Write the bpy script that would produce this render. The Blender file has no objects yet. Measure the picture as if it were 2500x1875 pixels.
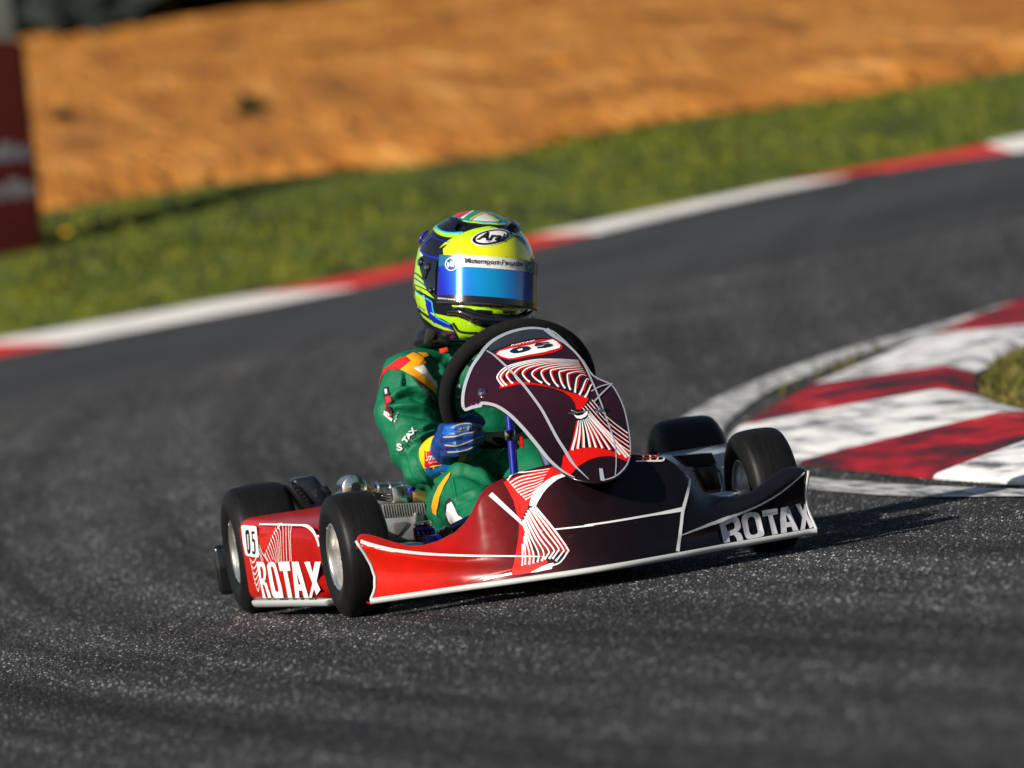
import bpy, bmesh, math, random
from mathutils import Vector, Matrix, noise
from mathutils.bvhtree import BVHTree
from mathutils.geometry import delaunay_2d_cdt
random.seed(5)
scn = bpy.context.scene
COL = scn.collection
# ------------------------------------------------------------------ camera, sky, sun, exposure
cam_d = bpy.data.cameras.new('camera'); cam = bpy.data.objects.new('camera', cam_d); COL.objects.link(cam)
_r = [[0.971784, 0.149492, -0.182449], [-0.18334, -0.007918, -0.983018], [-0.148398, 0.988731, 0.019714]]
cam.matrix_world = Matrix.Translation((-3.3936, -18.0, 0.783)) @ Matrix(_r).to_4x4()
cam_d.sensor_fit = 'HORIZONTAL'; cam_d.sensor_width = 36; cam_d.lens = 314.58
cam_d.clip_start = .5; cam_d.clip_end = 2500
cam_d.dof.use_dof = True; cam_d.dof.focus_distance = 18.2; cam_d.dof.aperture_fstop = 5.1
scn.camera = cam
SUN_EL, SUN_FRONT = math.radians(27), math.radians(31)       # sun stands at the kart's right, a little ahead of it
S = Vector((-math.cos(SUN_EL) * math.cos(SUN_FRONT), -math.cos(SUN_EL) * math.sin(SUN_FRONT), math.sin(SUN_EL)))
w = bpy.data.worlds.new('World'); scn.world = w; w.use_nodes = True
nt = w.node_tree; bg = nt.nodes['Background']
sky = nt.nodes.new('ShaderNodeTexSky'); sky.sky_type = 'NISHITA'; sky.sun_disc = False
sky.sun_elevation = SUN_EL; sky.sun_rotation = math.atan2(S.x, S.y)
nt.links.new(sky.outputs[0], bg.inputs[0]); bg.inputs[1].default_value = .05
sun_d = bpy.data.lights.new('sun', 'SUN'); sun_d.energy = 5.0; sun_d.angle = math.radians(.53); sun_d.color = (1, .93, .82)
sun = bpy.data.objects.new('sun', sun_d); COL.objects.link(sun); sun.location = S * 30
sun.rotation_euler = S.to_track_quat('Z', 'Y').to_euler()
scn.view_settings.view_transform = 'Standard'; scn.view_settings.look = 'None'
scn.view_settings.exposure = 0.34; scn.view_settings.gamma = 1
scn.render.engine = 'CYCLES'; scn.cycles.use_denoising = True
scn.cycles.max_bounces = 6; scn.cycles.caustics_reflective = False; scn.cycles.caustics_refractive = False
# ------------------------------------------------------------------ shared curves
def lerp_tab(tab, v):
    if v <= tab[0][0]: return tab[0][1]
    for (a, b), (c, d) in zip(tab, tab[1:]):
        if v <= c:
            t = (v - a) / (c - a); return b + (d - b) * t
    return tab[-1][1]
def sstep(a, b, v):
    t = min(1.0, max(0.0, (v - a) / (b - a))); return t * t * (3 - 2 * t)
# ground height (m): flat where the kart stands, rising behind it to the far verge and the field
GZ = [(0, 0), (19.5, 0), (20.5, .008), (21.5, .025), (24, .09), (30, .27), (36, .45), (40, .60), (48, 1.13), (60, 1.8), (75, 2.62), (90, 3.1), (120, 3.4), (700, 4.0)]
def terrain(x, y):
    s = (x + 3.394) * .1825 + (y + 18.0) * .9832
    t = (x + 3.394) * .9832 - (y + 18.0) * .1825
    k = .053 * (sstep(26, 40, s) - sstep(41, 54, s)) * max(-6, min(6, t))
    return (lerp_tab(GZ, s - .7) + 2 * lerp_tab(GZ, s) + lerp_tab(GZ, s + .7)) / 4 + k
# nose fairing front elevation
NW = .467
ZC = [(0, .070), (.14, .073), (.27, .094), (.34, .110), (.39, .127), (.43, .145), (.467, .160)]
ZT = [(0, .258), (.07, .255), (.11, .250), (.16, .239), (.185, .230), (.205, .214), (.220, .191), (.238, .165), (.26, .147), (.29, .136), (.325, .131), (.355, .134), (.385, .147), (.41, .160), (.43, .169), (.445, .172), (.458, .169), (.467, .158)]
def nose_y(x, z):
    ax = min(abs(x), NW); a = ax / NW
    yb = -.43 + .085 * sstep(0, .30, ax) + .40 * (math.sqrt(max(0, ax - .17) ** 2 + .004) - .0632)
    zc = lerp_tab(ZC, ax)
    t = (z - .036) / (zc - .036)
    if t < 1:
        y = .022 * a * a * math.sin(math.pi * max(t, 0)) + .010 * max(t, 0)
    else:
        m = .45 + 1.3 * sstep(.45, .68, a)
        y = .010 + (z - zc) * m
    return yb + y
# front number panel
def nas_y(x, z):
    return -.425 + 1.36 * (z - .2) + 1.6 * max(0, z - .485) + 1.9 * x * x
def pod_x(y):
    return -(.478 + .080 * (y - .17) / .62)

# ------------------------------------------------------------------ helpers
def lin(c):
    if isinstance(c, str):
        c = [int(c[i:i + 2], 16) / 255 for i in (1, 3, 5)]
        c = [v / 12.92 if v <= .04045 else ((v + .055) / 1.055) ** 2.4 for v in c]
    return (*c[:3], 1)
MATS = {}
def mat(name, col, rough=.5, metal=0., coat=0., spec=.5, var=.0, vscale=40, bump=0., bscale=200, bdist=.002, grad=None, stretch=None, rvar=.0, scuff=0.):
    """Principled material; var = colour variation by noise, bump = fine relief, grad = (axis, [(pos, col)...]) fixed colour run"""
    if name in MATS: return MATS[name]
    m = bpy.data.materials.new(name); m.use_nodes = True; n = m.node_tree.nodes; L = m.node_tree.links
    b = n['Principled BSDF']; b.inputs['Base Color'].default_value = lin(col)
    b.inputs['Roughness'].default_value = rough; b.inputs['Metallic'].default_value = metal
    b.inputs['Coat Weight'].default_value = coat; b.inputs['Coat Roughness'].default_value = .04
    b.inputs['Specular IOR Level'].default_value = spec
    co = n.new('ShaderNodeTexCoord').outputs['Object']
    if stretch:
        mp = n.new('ShaderNodeMapping'); mp.inputs['Scale'].default_value = stretch; L.new(co, mp.inputs[0]); co2 = mp.outputs[0]
    else: co2 = co
    src = None
    if grad:
        ax, stops = grad
        sp = n.new('ShaderNodeSeparateXYZ'); L.new(co, sp.inputs[0])
        lo, hi = stops[0][0], stops[-1][0]
        mr = n.new('ShaderNodeMapRange'); mr.inputs[1].default_value = lo; mr.inputs[2].default_value = hi
        L.new(sp.outputs['XYZ'.index(ax)], mr.inputs[0])
        cr_ = n.new('ShaderNodeValToRGB'); e = cr_.color_ramp.elements
        while len(e) < len(stops): e.new(.5)
        for k, (p, c) in enumerate(stops): e[k].position = (p - lo) / (hi - lo); e[k].color = lin(c)
        L.new(mr.outputs[0], cr_.inputs[0]); src = cr_.outputs[0]
    if var:
        nz = n.new('ShaderNodeTexNoise'); nz.inputs['Scale'].default_value = vscale; nz.inputs['Detail'].default_value = 5; L.new(co2, nz.inputs[0])
        mr = n.new('ShaderNodeMapRange'); mr.inputs[1].default_value = .3; mr.inputs[2].default_value = .7
        mr.inputs[3].default_value = 1 - var; mr.inputs[4].default_value = 1 + var; L.new(nz.outputs[0], mr.inputs[0])
        mx = n.new('ShaderNodeVectorMath'); mx.operation = 'SCALE'
        if src: L.new(src, mx.inputs[0])
        else: mx.inputs[0].default_value = lin(col)[:3]
        L.new(mr.outputs[0], mx.inputs['Scale']); src = mx.outputs[0]
    if rvar:
        nz = n.new('ShaderNodeTexNoise'); nz.inputs['Scale'].default_value = vscale * 1.7; nz.inputs['Detail'].default_value = 6; L.new(co2, nz.inputs[0])
        mr = n.new('ShaderNodeMapRange'); mr.inputs[1].default_value = .3; mr.inputs[2].default_value = .7
        mr.inputs[3].default_value = max(.02, rough - rvar); mr.inputs[4].default_value = rough + rvar; L.new(nz.outputs[0], mr.inputs[0]); L.new(mr.outputs[0], b.inputs['Roughness'])
    if scuff and src:      # fine scratches and chips through the print
        mp = n.new('ShaderNodeMapping'); mp.inputs['Scale'].default_value = (1, 1, 5); mp.inputs['Rotation'].default_value = (0, .35, 0); L.new(co, mp.inputs[0])
        nz = n.new('ShaderNodeTexNoise'); nz.inputs['Scale'].default_value = 55; nz.inputs['Detail'].default_value = 8; nz.inputs['Roughness'].default_value = .7; L.new(mp.outputs[0], nz.inputs[0])
        mr = n.new('ShaderNodeMapRange'); mr.inputs[1].default_value = .66; mr.inputs[2].default_value = .74; mr.inputs[4].default_value = scuff; L.new(nz.outputs[0], mr.inputs[0])
        mx = n.new('ShaderNodeMix'); mx.data_type = 'RGBA'; L.new(mr.outputs[0], mx.inputs[0]); L.new(src, mx.inputs[6]); mx.inputs[7].default_value = (.30, .28, .27, 1); src = mx.outputs[2]
    if src: L.new(src, b.inputs['Base Color'])
    if bump:
        nz = n.new('ShaderNodeTexNoise'); nz.inputs['Scale'].default_value = bscale; nz.inputs['Detail'].default_value = 4; L.new(co2, nz.inputs[0])
        bp = n.new('ShaderNodeBump'); bp.inputs['Strength'].default_value = bump; bp.inputs['Distance'].default_value = bdist
        L.new(nz.outputs[0], bp.inputs['Height']); L.new(bp.outputs[0], b.inputs['Normal'])
    MATS[name] = m; return m
def obj(name, verts, faces, material, parent=None, smooth=True, sharp=None):
    me = bpy.data.meshes.new(name); me.from_pydata([tuple(v) for v in verts], [], faces); me.update()
    if smooth: me.polygons.foreach_set('use_smooth', [True] * len(me.polygons))
    if material: me.materials.append(material)
    o = bpy.data.objects.new(name, me); COL.objects.link(o)
    if parent: o.parent = parent
    if sharp: me.set_sharp_from_angle(angle=math.radians(sharp))
    return o
def bobj(name, bm, material, parent=None, smooth=True, sharp=40):
    me = bpy.data.meshes.new(name); bmesh.ops.recalc_face_normals(bm, faces=bm.faces); bm.to_mesh(me); bm.free()
    if smooth:
        me.polygons.foreach_set('use_smooth', [True] * len(me.polygons)); me.set_sharp_from_angle(angle=math.radians(sharp))
    me.materials.append(material)
    o = bpy.data.objects.new(name, me); COL.objects.link(o)
    if parent: o.parent = parent
    return o
def tag(o, label=None, cat=None, group=None, kind=None):
    for k, v in (('label', label), ('category', cat), ('group', group), ('kind', kind)):
        if v: o[k] = v
    return o
def empty(name, loc=(0, 0, 0)):
    o = bpy.data.objects.new(name, None); COL.objects.link(o); o.location = loc; o.empty_display_size = .1; return o
def hull_box(bm, c, bev=.004, seg=2):
    """eight corners (bottom ring 4, top ring 4) -> bevelled solid added to bm"""
    v = [bm.verts.new(p) for p in c]
    fs = [bm.faces.new([v[i] for i in f]) for f in ((3, 2, 1, 0), (4, 5, 6, 7), (0, 1, 5, 4), (1, 2, 6, 5), (2, 3, 7, 6), (3, 0, 4, 7))]
    bmesh.ops.recalc_face_normals(bm, faces=fs)
    if bev: bmesh.ops.bevel(bm, geom=list({e for f in fs for e in f.edges}), offset=bev, segments=seg, profile=.5, affect='EDGES')
def boxc(bm, c, s, bev=.004, rot=None, seg=2):
    x, y, z = s[0] / 2, s[1] / 2, s[2] / 2
    pts = [Vector(p) for p in ((-x, -y, -z), (x, -y, -z), (x, y, -z), (-x, y, -z), (-x, -y, z), (x, -y, z), (x, y, z), (-x, y, z))]
    if rot: pts = [rot @ p for p in pts]
    hull_box(bm, [p + Vector(c) for p in pts], bev, seg)
def cr(pts, n=8, closed=False):
    """Catmull-Rom through the points"""
    P = [Vector(p) for p in pts]; N = len(P); out = []
    for i in range(N if closed else N - 1):
        a, b, c, d = (P[(i - 1) % N], P[i], P[(i + 1) % N], P[(i + 2) % N]) if closed else (P[max(i - 1, 0)], P[i], P[i + 1], P[min(i + 2, N - 1)])
        for k in range(n):
            t = k / n
            out.append(.5 * ((2 * b) + (c - a) * t + (2 * a - 5 * b + 4 * c - d) * t * t + (3 * b - a - 3 * c + d) * t ** 3))
    if not closed: out.append(P[-1])
    return out
def tube_geo(pts, rad, n=12, closed=False, flat=1.0, V=None, F=None):
    P = [Vector(p) for p in pts]; N = len(P)
    if V is None: V, F = [], []
    o = len(V); R = rad if hasattr(rad, '__len__') else [rad] * N
    up = Vector((0, 0, 1)); prev = None
    for i, p in enumerate(P):
        t = (P[(i + 1) % N] - P[(i - 1) % N]) if closed else (P[min(i + 1, N - 1)] - P[max(i - 1, 0)])
        t.normalize()
        if prev is None:
            a = t.cross(up)
            if a.length < 1e-3: a = t.cross(Vector((1, 0, 0)))
        else: a = prev - t * prev.dot(t)
        a.normalize(); prev = a; b = t.cross(a)
        for k in range(n):
            an = 2 * math.pi * k / n; V.append(p + (a * math.cos(an) + b * math.sin(an) * flat) * R[i])
    for i in range(N if closed else N - 1):
        j = (i + 1) % N
        for k in range(n): F.append((o + i * n + k, o + i * n + (k + 1) % n, o + j * n + (k + 1) % n, o + j * n + k))
    if not closed:
        F.append(tuple(o + k for k in range(n))[::-1]); F.append(tuple(o + (N - 1) * n + k for k in range(n)))
    return V, F
def tube(name, pts, rad, material, parent=None, n=12, closed=False, flat=1.0):
    V, F = tube_geo(pts, rad, n, closed, flat); return obj(name, V, F, material, parent, sharp=60)
def lathe_geo(prof, n=48, M=None, V=None, F=None, closed=False):
    """prof: (radius, along); axis is local X; M places it"""
    if V is None: V, F = [], []
    o = len(V); m = len(prof); M = M or Matrix()
    for k in range(n):
        a = 2 * math.pi * k / n
        for r, t in prof: V.append(M @ Vector((t, r * math.cos(a), r * math.sin(a))))
    for k in range(n):
        j = (k + 1) % n
        for i in range(m if closed else m - 1): 
            q = (i + 1) % m; F.append((o + k * m + i, o + k * m + q, o + j * m + q, o + j * m + i))
    return V, F
def lathe(name, prof, material, parent=None, n=48, M=None, closed=False, sharp=35):
    V, F = lathe_geo(prof, n, M, closed=closed); o = obj(name, V, F, material, parent, sharp=sharp)
    bm = bmesh.new(); bm.from_mesh(o.data); bmesh.ops.recalc_face_normals(bm, faces=bm.faces); bm.to_mesh(o.data); bm.free(); return o
# ---- stickers: 2-D outlines laid on a surface by a mapping function (a, b) -> (point, outward normal)
def inside(loops, x, y):
    c = False
    for lp in loops:
        j = len(lp) - 1
        for i in range(len(lp)):
            xi, yi = lp[i]; xj, yj = lp[j]
            if (yi > y) != (yj > y) and x < (xj - xi) * (y - yi) / (yj - yi) + xi: c = not c
            j = i
    return c
def fill2d(loops, grid=.012):
    V, E = [], []
    for lp in loops:
        o = len(V); V += [Vector((p[0], p[1])) for p in lp]; E += [(o + i, o + (i + 1) % len(lp)) for i in range(len(lp))]
    x0, x1 = min(v.x for v in V), max(v.x for v in V); y0, y1 = min(v.y for v in V), max(v.y for v in V)
    if grid:
        for i in range(int((x1 - x0) / grid) + 1):
            for j in range(int((y1 - y0) / grid) + 1):
                x, y = x0 + (i + .5 + .07 * (j % 2)) * grid, y0 + (j + .5) * grid
                if inside(loops, x, y): V.append(Vector((x, y)))
    r = delaunay_2d_cdt(V, E, [], 0, 1e-7)
    vs, fs = r[0], r[2]; out = []
    for f in fs:
        cx = sum(vs[i].x for i in f) / len(f); cy = sum(vs[i].y for i in f) / len(f)
        if inside(loops, cx, cy): out.append(tuple(f))
    return [(v.x, v.y) for v in vs], out
def lay(name, vs, fs, fn, material, parent, off=.0012):
    used = sorted({i for f in fs for i in f}); P = {}
    for i in used:
        h = fn(*vs[i])
        if h: P[i] = h[0] + h[1] * off
    fs = [f for f in fs if all(i in P for i in f)]
    if not fs: return None
    idx = {}; V = []
    for f in fs:
        for i in f:
            if i not in idx: idx[i] = len(V); V.append(P[i])
    F = []
    for f in fs:
        a, b, c = (V[idx[i]] for i in f[:3]); nrm = (b - a).cross(c - a); h = fn(*vs[f[0]])[1]
        F.append(tuple(idx[i] for i in (f if nrm.dot(h) > 0 else f[::-1])))
    return obj(name, V, F, material, parent)
def decal(name, loops, fn, material, parent, off=.0012, grid=.012):
    if not hasattr(loops[0][0], '__len__'): loops = [loops]
    vs, fs = fill2d(loops, grid); return lay(name, vs, fs, fn, material, parent, off)
def ribbon2d(pts, w, n=6):
    P = cr([(p[0], p[1], 0) for p in pts], n) if n else [Vector((p[0], p[1], 0)) for p in pts]
    N = len(P); Lf, Rt = [], []
    for i, p in enumerate(P):
        t = P[min(i + 1, N - 1)] - P[max(i - 1, 0)]
        if t.length < 1e-9: continue
        t.normalize(); q = Vector((-t.y, t.x, 0)); k = i / (N - 1)
        ww = lerp_tab(w, k) if hasattr(w, '__len__') else w
        Lf.append(p + q * ww / 2); Rt.append(p - q * ww / 2)
    vs = [(v.x, v.y) for a, b in zip(Lf, Rt) for v in (a, b)]
    fs = [(2 * i, 2 * i + 1, 2 * i + 3, 2 * i + 2) for i in range(len(Lf) - 1)]
    return vs, fs
def ribbon(name, pts, w, fn, material, parent, off=.0018, n=6):
    return lay(name, *ribbon2d(pts, w, n), fn, material, parent, off)
def ribbons(name, lines, fn, material, parent, off=.0018, n=6):
    V, F = [], []
    for pts, w in lines:
        v, f = ribbon2d(pts, w, n); o = len(V); V += v; F += [tuple(i + o for i in q) for q in f]
    return lay(name, V, F, fn, material, parent, off)
def text2d(s, bold=0., shear=0., space=1.):
    cu = bpy.data.curves.new('t', 'FONT'); cu.body = s; cu.size = 1; cu.offset = bold; cu.shear = shear; cu.space_character = space; cu.resolution_u = 4
    o = bpy.data.objects.new('t', cu); COL.objects.link(o)
    dg = bpy.context.evaluated_depsgraph_get(); me = bpy.data.meshes.new_from_object(o.evaluated_get(dg))
    vs = [(v.co.x, v.co.y) for v in me.vertices]; fs = [tuple(p.vertices) for p in me.polygons]
    bpy.data.objects.remove(o); bpy.data.curves.remove(cu); bpy.data.meshes.remove(me)
    x0 = min(v[0] for v in vs); x1 = max(v[0] for v in vs); y0 = min(v[1] for v in vs); y1 = max(v[1] for v in vs)
    return [((a - x0) / (x1 - x0), (b - y0) / (y1 - y0)) for a, b in vs], fs
def quadmap(vs, q):
    """unit square -> quad (bottom-left, bottom-right, top-right, top-left)"""
    A, B, C_, D_ = [Vector(p) for p in q]
    return [tuple((A * (1 - u) + B * u) * (1 - v) + (D_ * (1 - u) + C_ * u) * v) for u, v in vs]
def lettering(name, s, quad, fn, material, parent, off=.0022, **k):
    vs, fs = text2d(s, **k); return lay(name, quadmap(vs, quad), fs, fn, material, parent, off)
def bvh_of(*objs):
    V, F = [], []
    dg = bpy.context.evaluated_depsgraph_get()
    for o in objs:
        me = o.evaluated_get(dg).to_mesh(); k = len(V)
        V += [o.matrix_world @ v.co for v in me.vertices]; F += [tuple(i + k for i in p.vertices) for p in me.polygons]
    return BVHTree.FromPolygons(V, F)
def front_on(bvh, y0, d):
    """sticker mapping: (x, z) drawn on the plane y = y0, pressed along d onto the surface"""
    d = Vector(d).normalized()
    def fn(a, b):
        h = bvh.ray_cast(Vector((a, y0, b)) - d * 1.5, d)
        if h[0] is None:
            for k in range(1, 7):
                h = bvh.ray_cast(Vector((a - math.copysign(.003 * k, a), y0, b - .0012 * k)) - d * 1.5, d)
                if h[0] is not None: break
            else: return None
        n = h[1]; return (h[0], n if n.dot(d) < 0 else -n)
    return fn
def remesh(name, V, F, vox, material, parent, smooth=8, fac=.5):
    o = obj(name, V, F, material, parent)
    m = o.modifiers.new('r', 'REMESH'); m.mode = 'VOXEL'; m.voxel_size = vox; m.use_smooth_shade = True
    s = o.modifiers.new('s', 'SMOOTH'); s.iterations = smooth; s.factor = fac
    dg = bpy.context.evaluated_depsgraph_get(); dg.update(); me = bpy.data.meshes.new_from_object(o.evaluated_get(dg))
    o.modifiers.clear(); old = o.data; o.data = me; bpy.data.meshes.remove(old)
    if not me.materials: me.materials.append(material)
    me.polygons.foreach_set('use_smooth', [True] * len(me.polygons)); return o
def capsule(pts, rad, V, F, n=16):
    """limb with rounded ends"""
    P = [Vector(p) for p in pts]; R = list(rad)
    a = (P[0] - P[1]).normalized(); b = (P[-1] - P[-2]).normalized()
    pre = [(P[0] + a * R[0] * math.sin(t), R[0] * math.cos(t)) for t in (1.45, 1.1, .7, .35)]
    post = [(P[-1] + b * R[-1] * math.sin(t), R[-1] * math.cos(t)) for t in (.35, .7, 1.1, 1.45)]
    PP = [p for p, _ in pre] + P + [p for p, _ in post]; RR = [r for _, r in pre] + R + [r for _, r in post]
    return tube_geo(PP, RR, n, False, 1.0, V, F)
# ------------------------------------------------------------------ materials of the place
def nodes_mat(name):
    m = bpy.data.materials.new(name); m.use_nodes = True; MATS[name] = m
    return m, m.node_tree.nodes, m.node_tree.links, m.node_tree.nodes['Principled BSDF']
def N(n, t, **k):
    o = n.new(t)
    for a, v in k.items(): setattr(o, a, v)
    return o
def streaks(n, L):
    """rubbered-in arcs round the inside of the corner and broad patches: a brightness factor by place on the track"""
    co = n.new('ShaderNodeNewGeometry').outputs['Position']
    sp = N(n, 'ShaderNodeSeparateXYZ'); L.new(co, sp.inputs[0])
    y1 = N(n, 'ShaderNodeMath', operation='ADD'); L.new(sp.outputs[1], y1.inputs[0]); y1.inputs[1].default_value = 1.0
    y2 = N(n, 'ShaderNodeMath', operation='MULTIPLY'); L.new(y1.outputs[0], y2.inputs[0]); L.new(y1.outputs[0], y2.inputs[1])
    rho = N(n, 'ShaderNodeMath', operation='MULTIPLY_ADD'); L.new(y2.outputs[0], rho.inputs[0]); rho.inputs[1].default_value = -.0078; L.new(sp.outputs[0], rho.inputs[2])
    ys = N(n, 'ShaderNodeMath', operation='MULTIPLY'); L.new(sp.outputs[1], ys.inputs[0]); ys.inputs[1].default_value = .012
    cx = N(n, 'ShaderNodeCombineXYZ'); L.new(rho.outputs[0], cx.inputs[0]); L.new(ys.outputs[0], cx.inputs[1])
    st = N(n, 'ShaderNodeTexNoise'); st.inputs['Scale'].default_value = 4.2; st.inputs['Detail'].default_value = 7; st.inputs['Roughness'].default_value = .62; L.new(cx.outputs[0], st.inputs[0])
    big = N(n, 'ShaderNodeTexNoise'); big.inputs['Scale'].default_value = .7; big.inputs['Detail'].default_value = 4; L.new(co, big.inputs[0])
    r1 = N(n, 'ShaderNodeMapRange'); r1.inputs[1].default_value = .38; r1.inputs[2].default_value = .62; r1.inputs[3].default_value = .26; r1.inputs[4].default_value = 1.5; L.new(st.outputs[0], r1.inputs[0])
    r2 = N(n, 'ShaderNodeMapRange'); r2.inputs[1].default_value = .3; r2.inputs[2].default_value = .7; r2.inputs[3].default_value = .7; r2.inputs[4].default_value = 1.3; L.new(big.outputs[0], r2.inputs[0])
    fd = N(n, 'ShaderNodeMapRange'); fd.inputs[1].default_value = 4; fd.inputs[2].default_value = 15; fd.inputs[3].default_value = 0; fd.inputs[4].default_value = .72; L.new(sp.outputs[1], fd.inputs[0])      # fewer distinct marks on the way into the bend
    mx = N(n, 'ShaderNodeMix', data_type='FLOAT'); L.new(fd.outputs[0], mx.inputs[0]); L.new(r1.outputs[0], mx.inputs[2]); mx.inputs[3].default_value = 1.15
    a = N(n, 'ShaderNodeMath', operation='MULTIPLY'); L.new(mx.outputs[0], a.inputs[0]); L.new(r2.outputs[0], a.inputs[1]); return a.outputs[0]
def asphalt_mat():
    m, n, L, b = nodes_mat('asphalt'); a = streaks(n, L)
    co = n.new('ShaderNodeTexCoord').outputs['Object']
    mp = N(n, 'ShaderNodeMapping'); mp.inputs['Scale'].default_value = (1, .25, 1); L.new(co, mp.inputs[0])
    fine = N(n, 'ShaderNodeTexNoise'); fine.inputs['Scale'].default_value = 150; fine.inputs['Detail'].default_value = 3; L.new(mp.outputs[0], fine.inputs[0])
    r3 = N(n, 'ShaderNodeMapRange'); r3.inputs[1].default_value = .3; r3.inputs[2].default_value = .7; r3.inputs[3].default_value = .5; r3.inputs[4].default_value = 1.5; L.new(fine.outputs[0], r3.inputs[0])
    a2 = N(n, 'ShaderNodeMath', operation='MULTIPLY'); L.new(a, a2.inputs[0]); L.new(r3.outputs[0], a2.inputs[1])
    c = N(n, 'ShaderNodeVectorMath', operation='SCALE'); c.inputs[0].default_value = (.027, .0275, .0305); L.new(a2.outputs[0], c.inputs['Scale'])
    L.new(c.outputs[0], b.inputs['Base Color']); b.inputs['Roughness'].default_value = .82; b.inputs['Specular IOR Level'].default_value = .35
    bp = N(n, 'ShaderNodeBump'); bp.inputs['Strength'].default_value = .6; bp.inputs['Distance'].default_value = .004; L.new(fine.outputs[0], bp.inputs['Height']); L.new(bp.outputs[0], b.inputs['Normal'])
    return m
def mixed(name, cols, scale, rough=.9, bump=.0, bscale=30, detail=6, stretch=None, lo=.35, hi=.65, dist=.02, rnd=False):
    m, n, L, b = nodes_mat(name)
    co = n.new('ShaderNodeTexCoord').outputs['Object']
    if stretch:
        mp = N(n, 'ShaderNodeMapping'); mp.inputs['Scale'].default_value = stretch; L.new(co, mp.inputs[0]); co = mp.outputs[0]
    if rnd: src = n.new('ShaderNodeObjectInfo').outputs['Random']; lo, hi = 0, 1
    else:
        nz = N(n, 'ShaderNodeTexNoise'); nz.inputs['Scale'].default_value = scale; nz.inputs['Detail'].default_value = detail; nz.inputs['Roughness'].default_value = .6; L.new(co, nz.inputs[0]); src = nz.outputs[0]
    mr = N(n, 'ShaderNodeMapRange'); mr.inputs[1].default_value = lo; mr.inputs[2].default_value = hi; L.new(src, mr.inputs[0])
    rp = N(n, 'ShaderNodeValToRGB'); e = rp.color_ramp.elements
    while len(e) < len(cols): e.new(.5)
    for k, cc in enumerate(cols):
        p, cc = cc if len(cc) == 2 and not isinstance(cc, str) else (k / (len(cols) - 1), cc)
        e[k].position = p; e[k].color = lin(cc)
    L.new(mr.outputs[0], rp.inputs[0]); L.new(rp.outputs[0], b.inputs['Base Color']); b.inputs['Roughness'].default_value = rough; b.inputs['Specular IOR Level'].default_value = .3
    if bump:
        n2 = N(n, 'ShaderNodeTexNoise'); n2.inputs['Scale'].default_value = bscale; n2.inputs['Detail'].default_value = 5; L.new(co, n2.inputs[0])
        bp = N(n, 'ShaderNodeBump'); bp.inputs['Strength'].default_value = bump; bp.inputs['Distance'].default_value = dist; L.new(n2.outputs[0], bp.inputs['Height']); L.new(bp.outputs[0], b.inputs['Normal'])
    return m
ASPH = asphalt_mat()
WORNWHITE = mixed('worn_white_paint', [(.10, .10, .11), (.40, .40, .42), (.68, .68, .68), (.80, .79, .78)], 17, .75, .5, 60, 12, (1, .12, 1), .36, .60, .004)
WORNRED = mixed('worn_red_paint', [(.020, .010, .015), (.11, .004, .010), (.30, .004, .012), (.42, .006, .012), (.5, .22, .2)], 8, .7, .5, 60, 13, (1, .14, 1), .35, .72, .004)
FARWHITE = mixed('kerb_white_paint', [(.62, .60, .58), (.82, .80, .78)], 3, .7)
FARRED = mixed('kerb_red_paint', [(.45, .015, .012), (.62, .03, .02)], 3, .7)
LINEWHITE = mixed('line_white_paint', [(.06, .06, .06), (.22, .22, .225), (.46, .46, .46), (.62, .62, .61)], 42, .8, .7, 90, 10, (1, .10, 1), .36, .60, .004)
GRASSG = mixed('verge_grass', [(.012, .019, .001), (.046, .066, .002), (.085, .108, .002), (.12, .122, .002)], 3.4, .9, .8, 14, 8, (1, .12, 1), .36, .66, .06)
BLADE = mixed('grass_blade', [(.012, .022, .001), (.055, .078, .002), (.10, .122, .002), (.17, .155, .003)], 1, .7, rnd=True)
BLADEDRY = mixed('dry_grass_blade', [(.022, .028, .004), (.065, .07, .008), (.12, .105, .018), (.22, .17, .05)], 1, .8, rnd=True)
EARTH = mixed('brown_field', [(.17, .058, .007), (.38, .135, .014), (.50, .190, .022), (.64, .30, .075)], 3.2, .95, .9, 12, 8, (1, .10, 1), .33, .68, .12)
STONE = mixed('chipping', [(0, (.005, .005, .006)), (.5, (.016, .0162, .018)), (.78, (.038, .038, .041)), (.92, (.11, .11, .11)), (1, (.30, .29, .28))], 1, .6, rnd=True)
_n, _L = STONE.node_tree.nodes, STONE.node_tree.links; _b = _n['Principled BSDF']; _s = N(_n, 'ShaderNodeVectorMath', operation='SCALE'); _L.new(_b.inputs['Base Color'].links[0].from_socket, _s.inputs[0]); _L.new(streaks(_n, _L), _s.inputs['Scale']); _L.new(_s.outputs[0], _b.inputs['Base Color'])
# ------------------------------------------------------------------ terrain sheets
def SG(s, t): return (-3.394 + .1825 * s + .9832 * t, -18.0 + .9832 * s - .1825 * t)
def grid_sheet(name, ss, tt, material, h=0., kind='structure'):
    V = []; F = []
    for s in ss:
        for t in tt:
            x, y = SG(s, t); V.append((x, y, terrain(x, y) + h))
    n = len(tt)
    for i in range(len(ss) - 1):
        for j in range(n - 1): F.append((i * n + j, i * n + j + 1, (i + 1) * n + j + 1, (i + 1) * n + j))
    return tag(obj(name, V, F, material), kind=kind)
def fr(a, b, n): return [a + (b - a) * i / n for i in range(n + 1)]
base = grid_sheet('ground', [-60, -20] + fr(0, 18, 6) + fr(19, 100, 54) + fr(120, 700, 8), fr(-400, -40, 6) + fr(-30, 30, 12) + fr(40, 400, 6), mixed('dark_soil', [(.03, .026, .015), (.06, .05, .03)], 2), -.14)
tag(base, 'dark soil under and beyond the track', 'ground')
road = grid_sheet('track', fr(-6, 18, 12) + fr(18.5, 48, 59), fr(-16, 16, 32), ASPH)
tag(road, 'dark grey asphalt kart track rubbered in by tyres', 'track')
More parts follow.
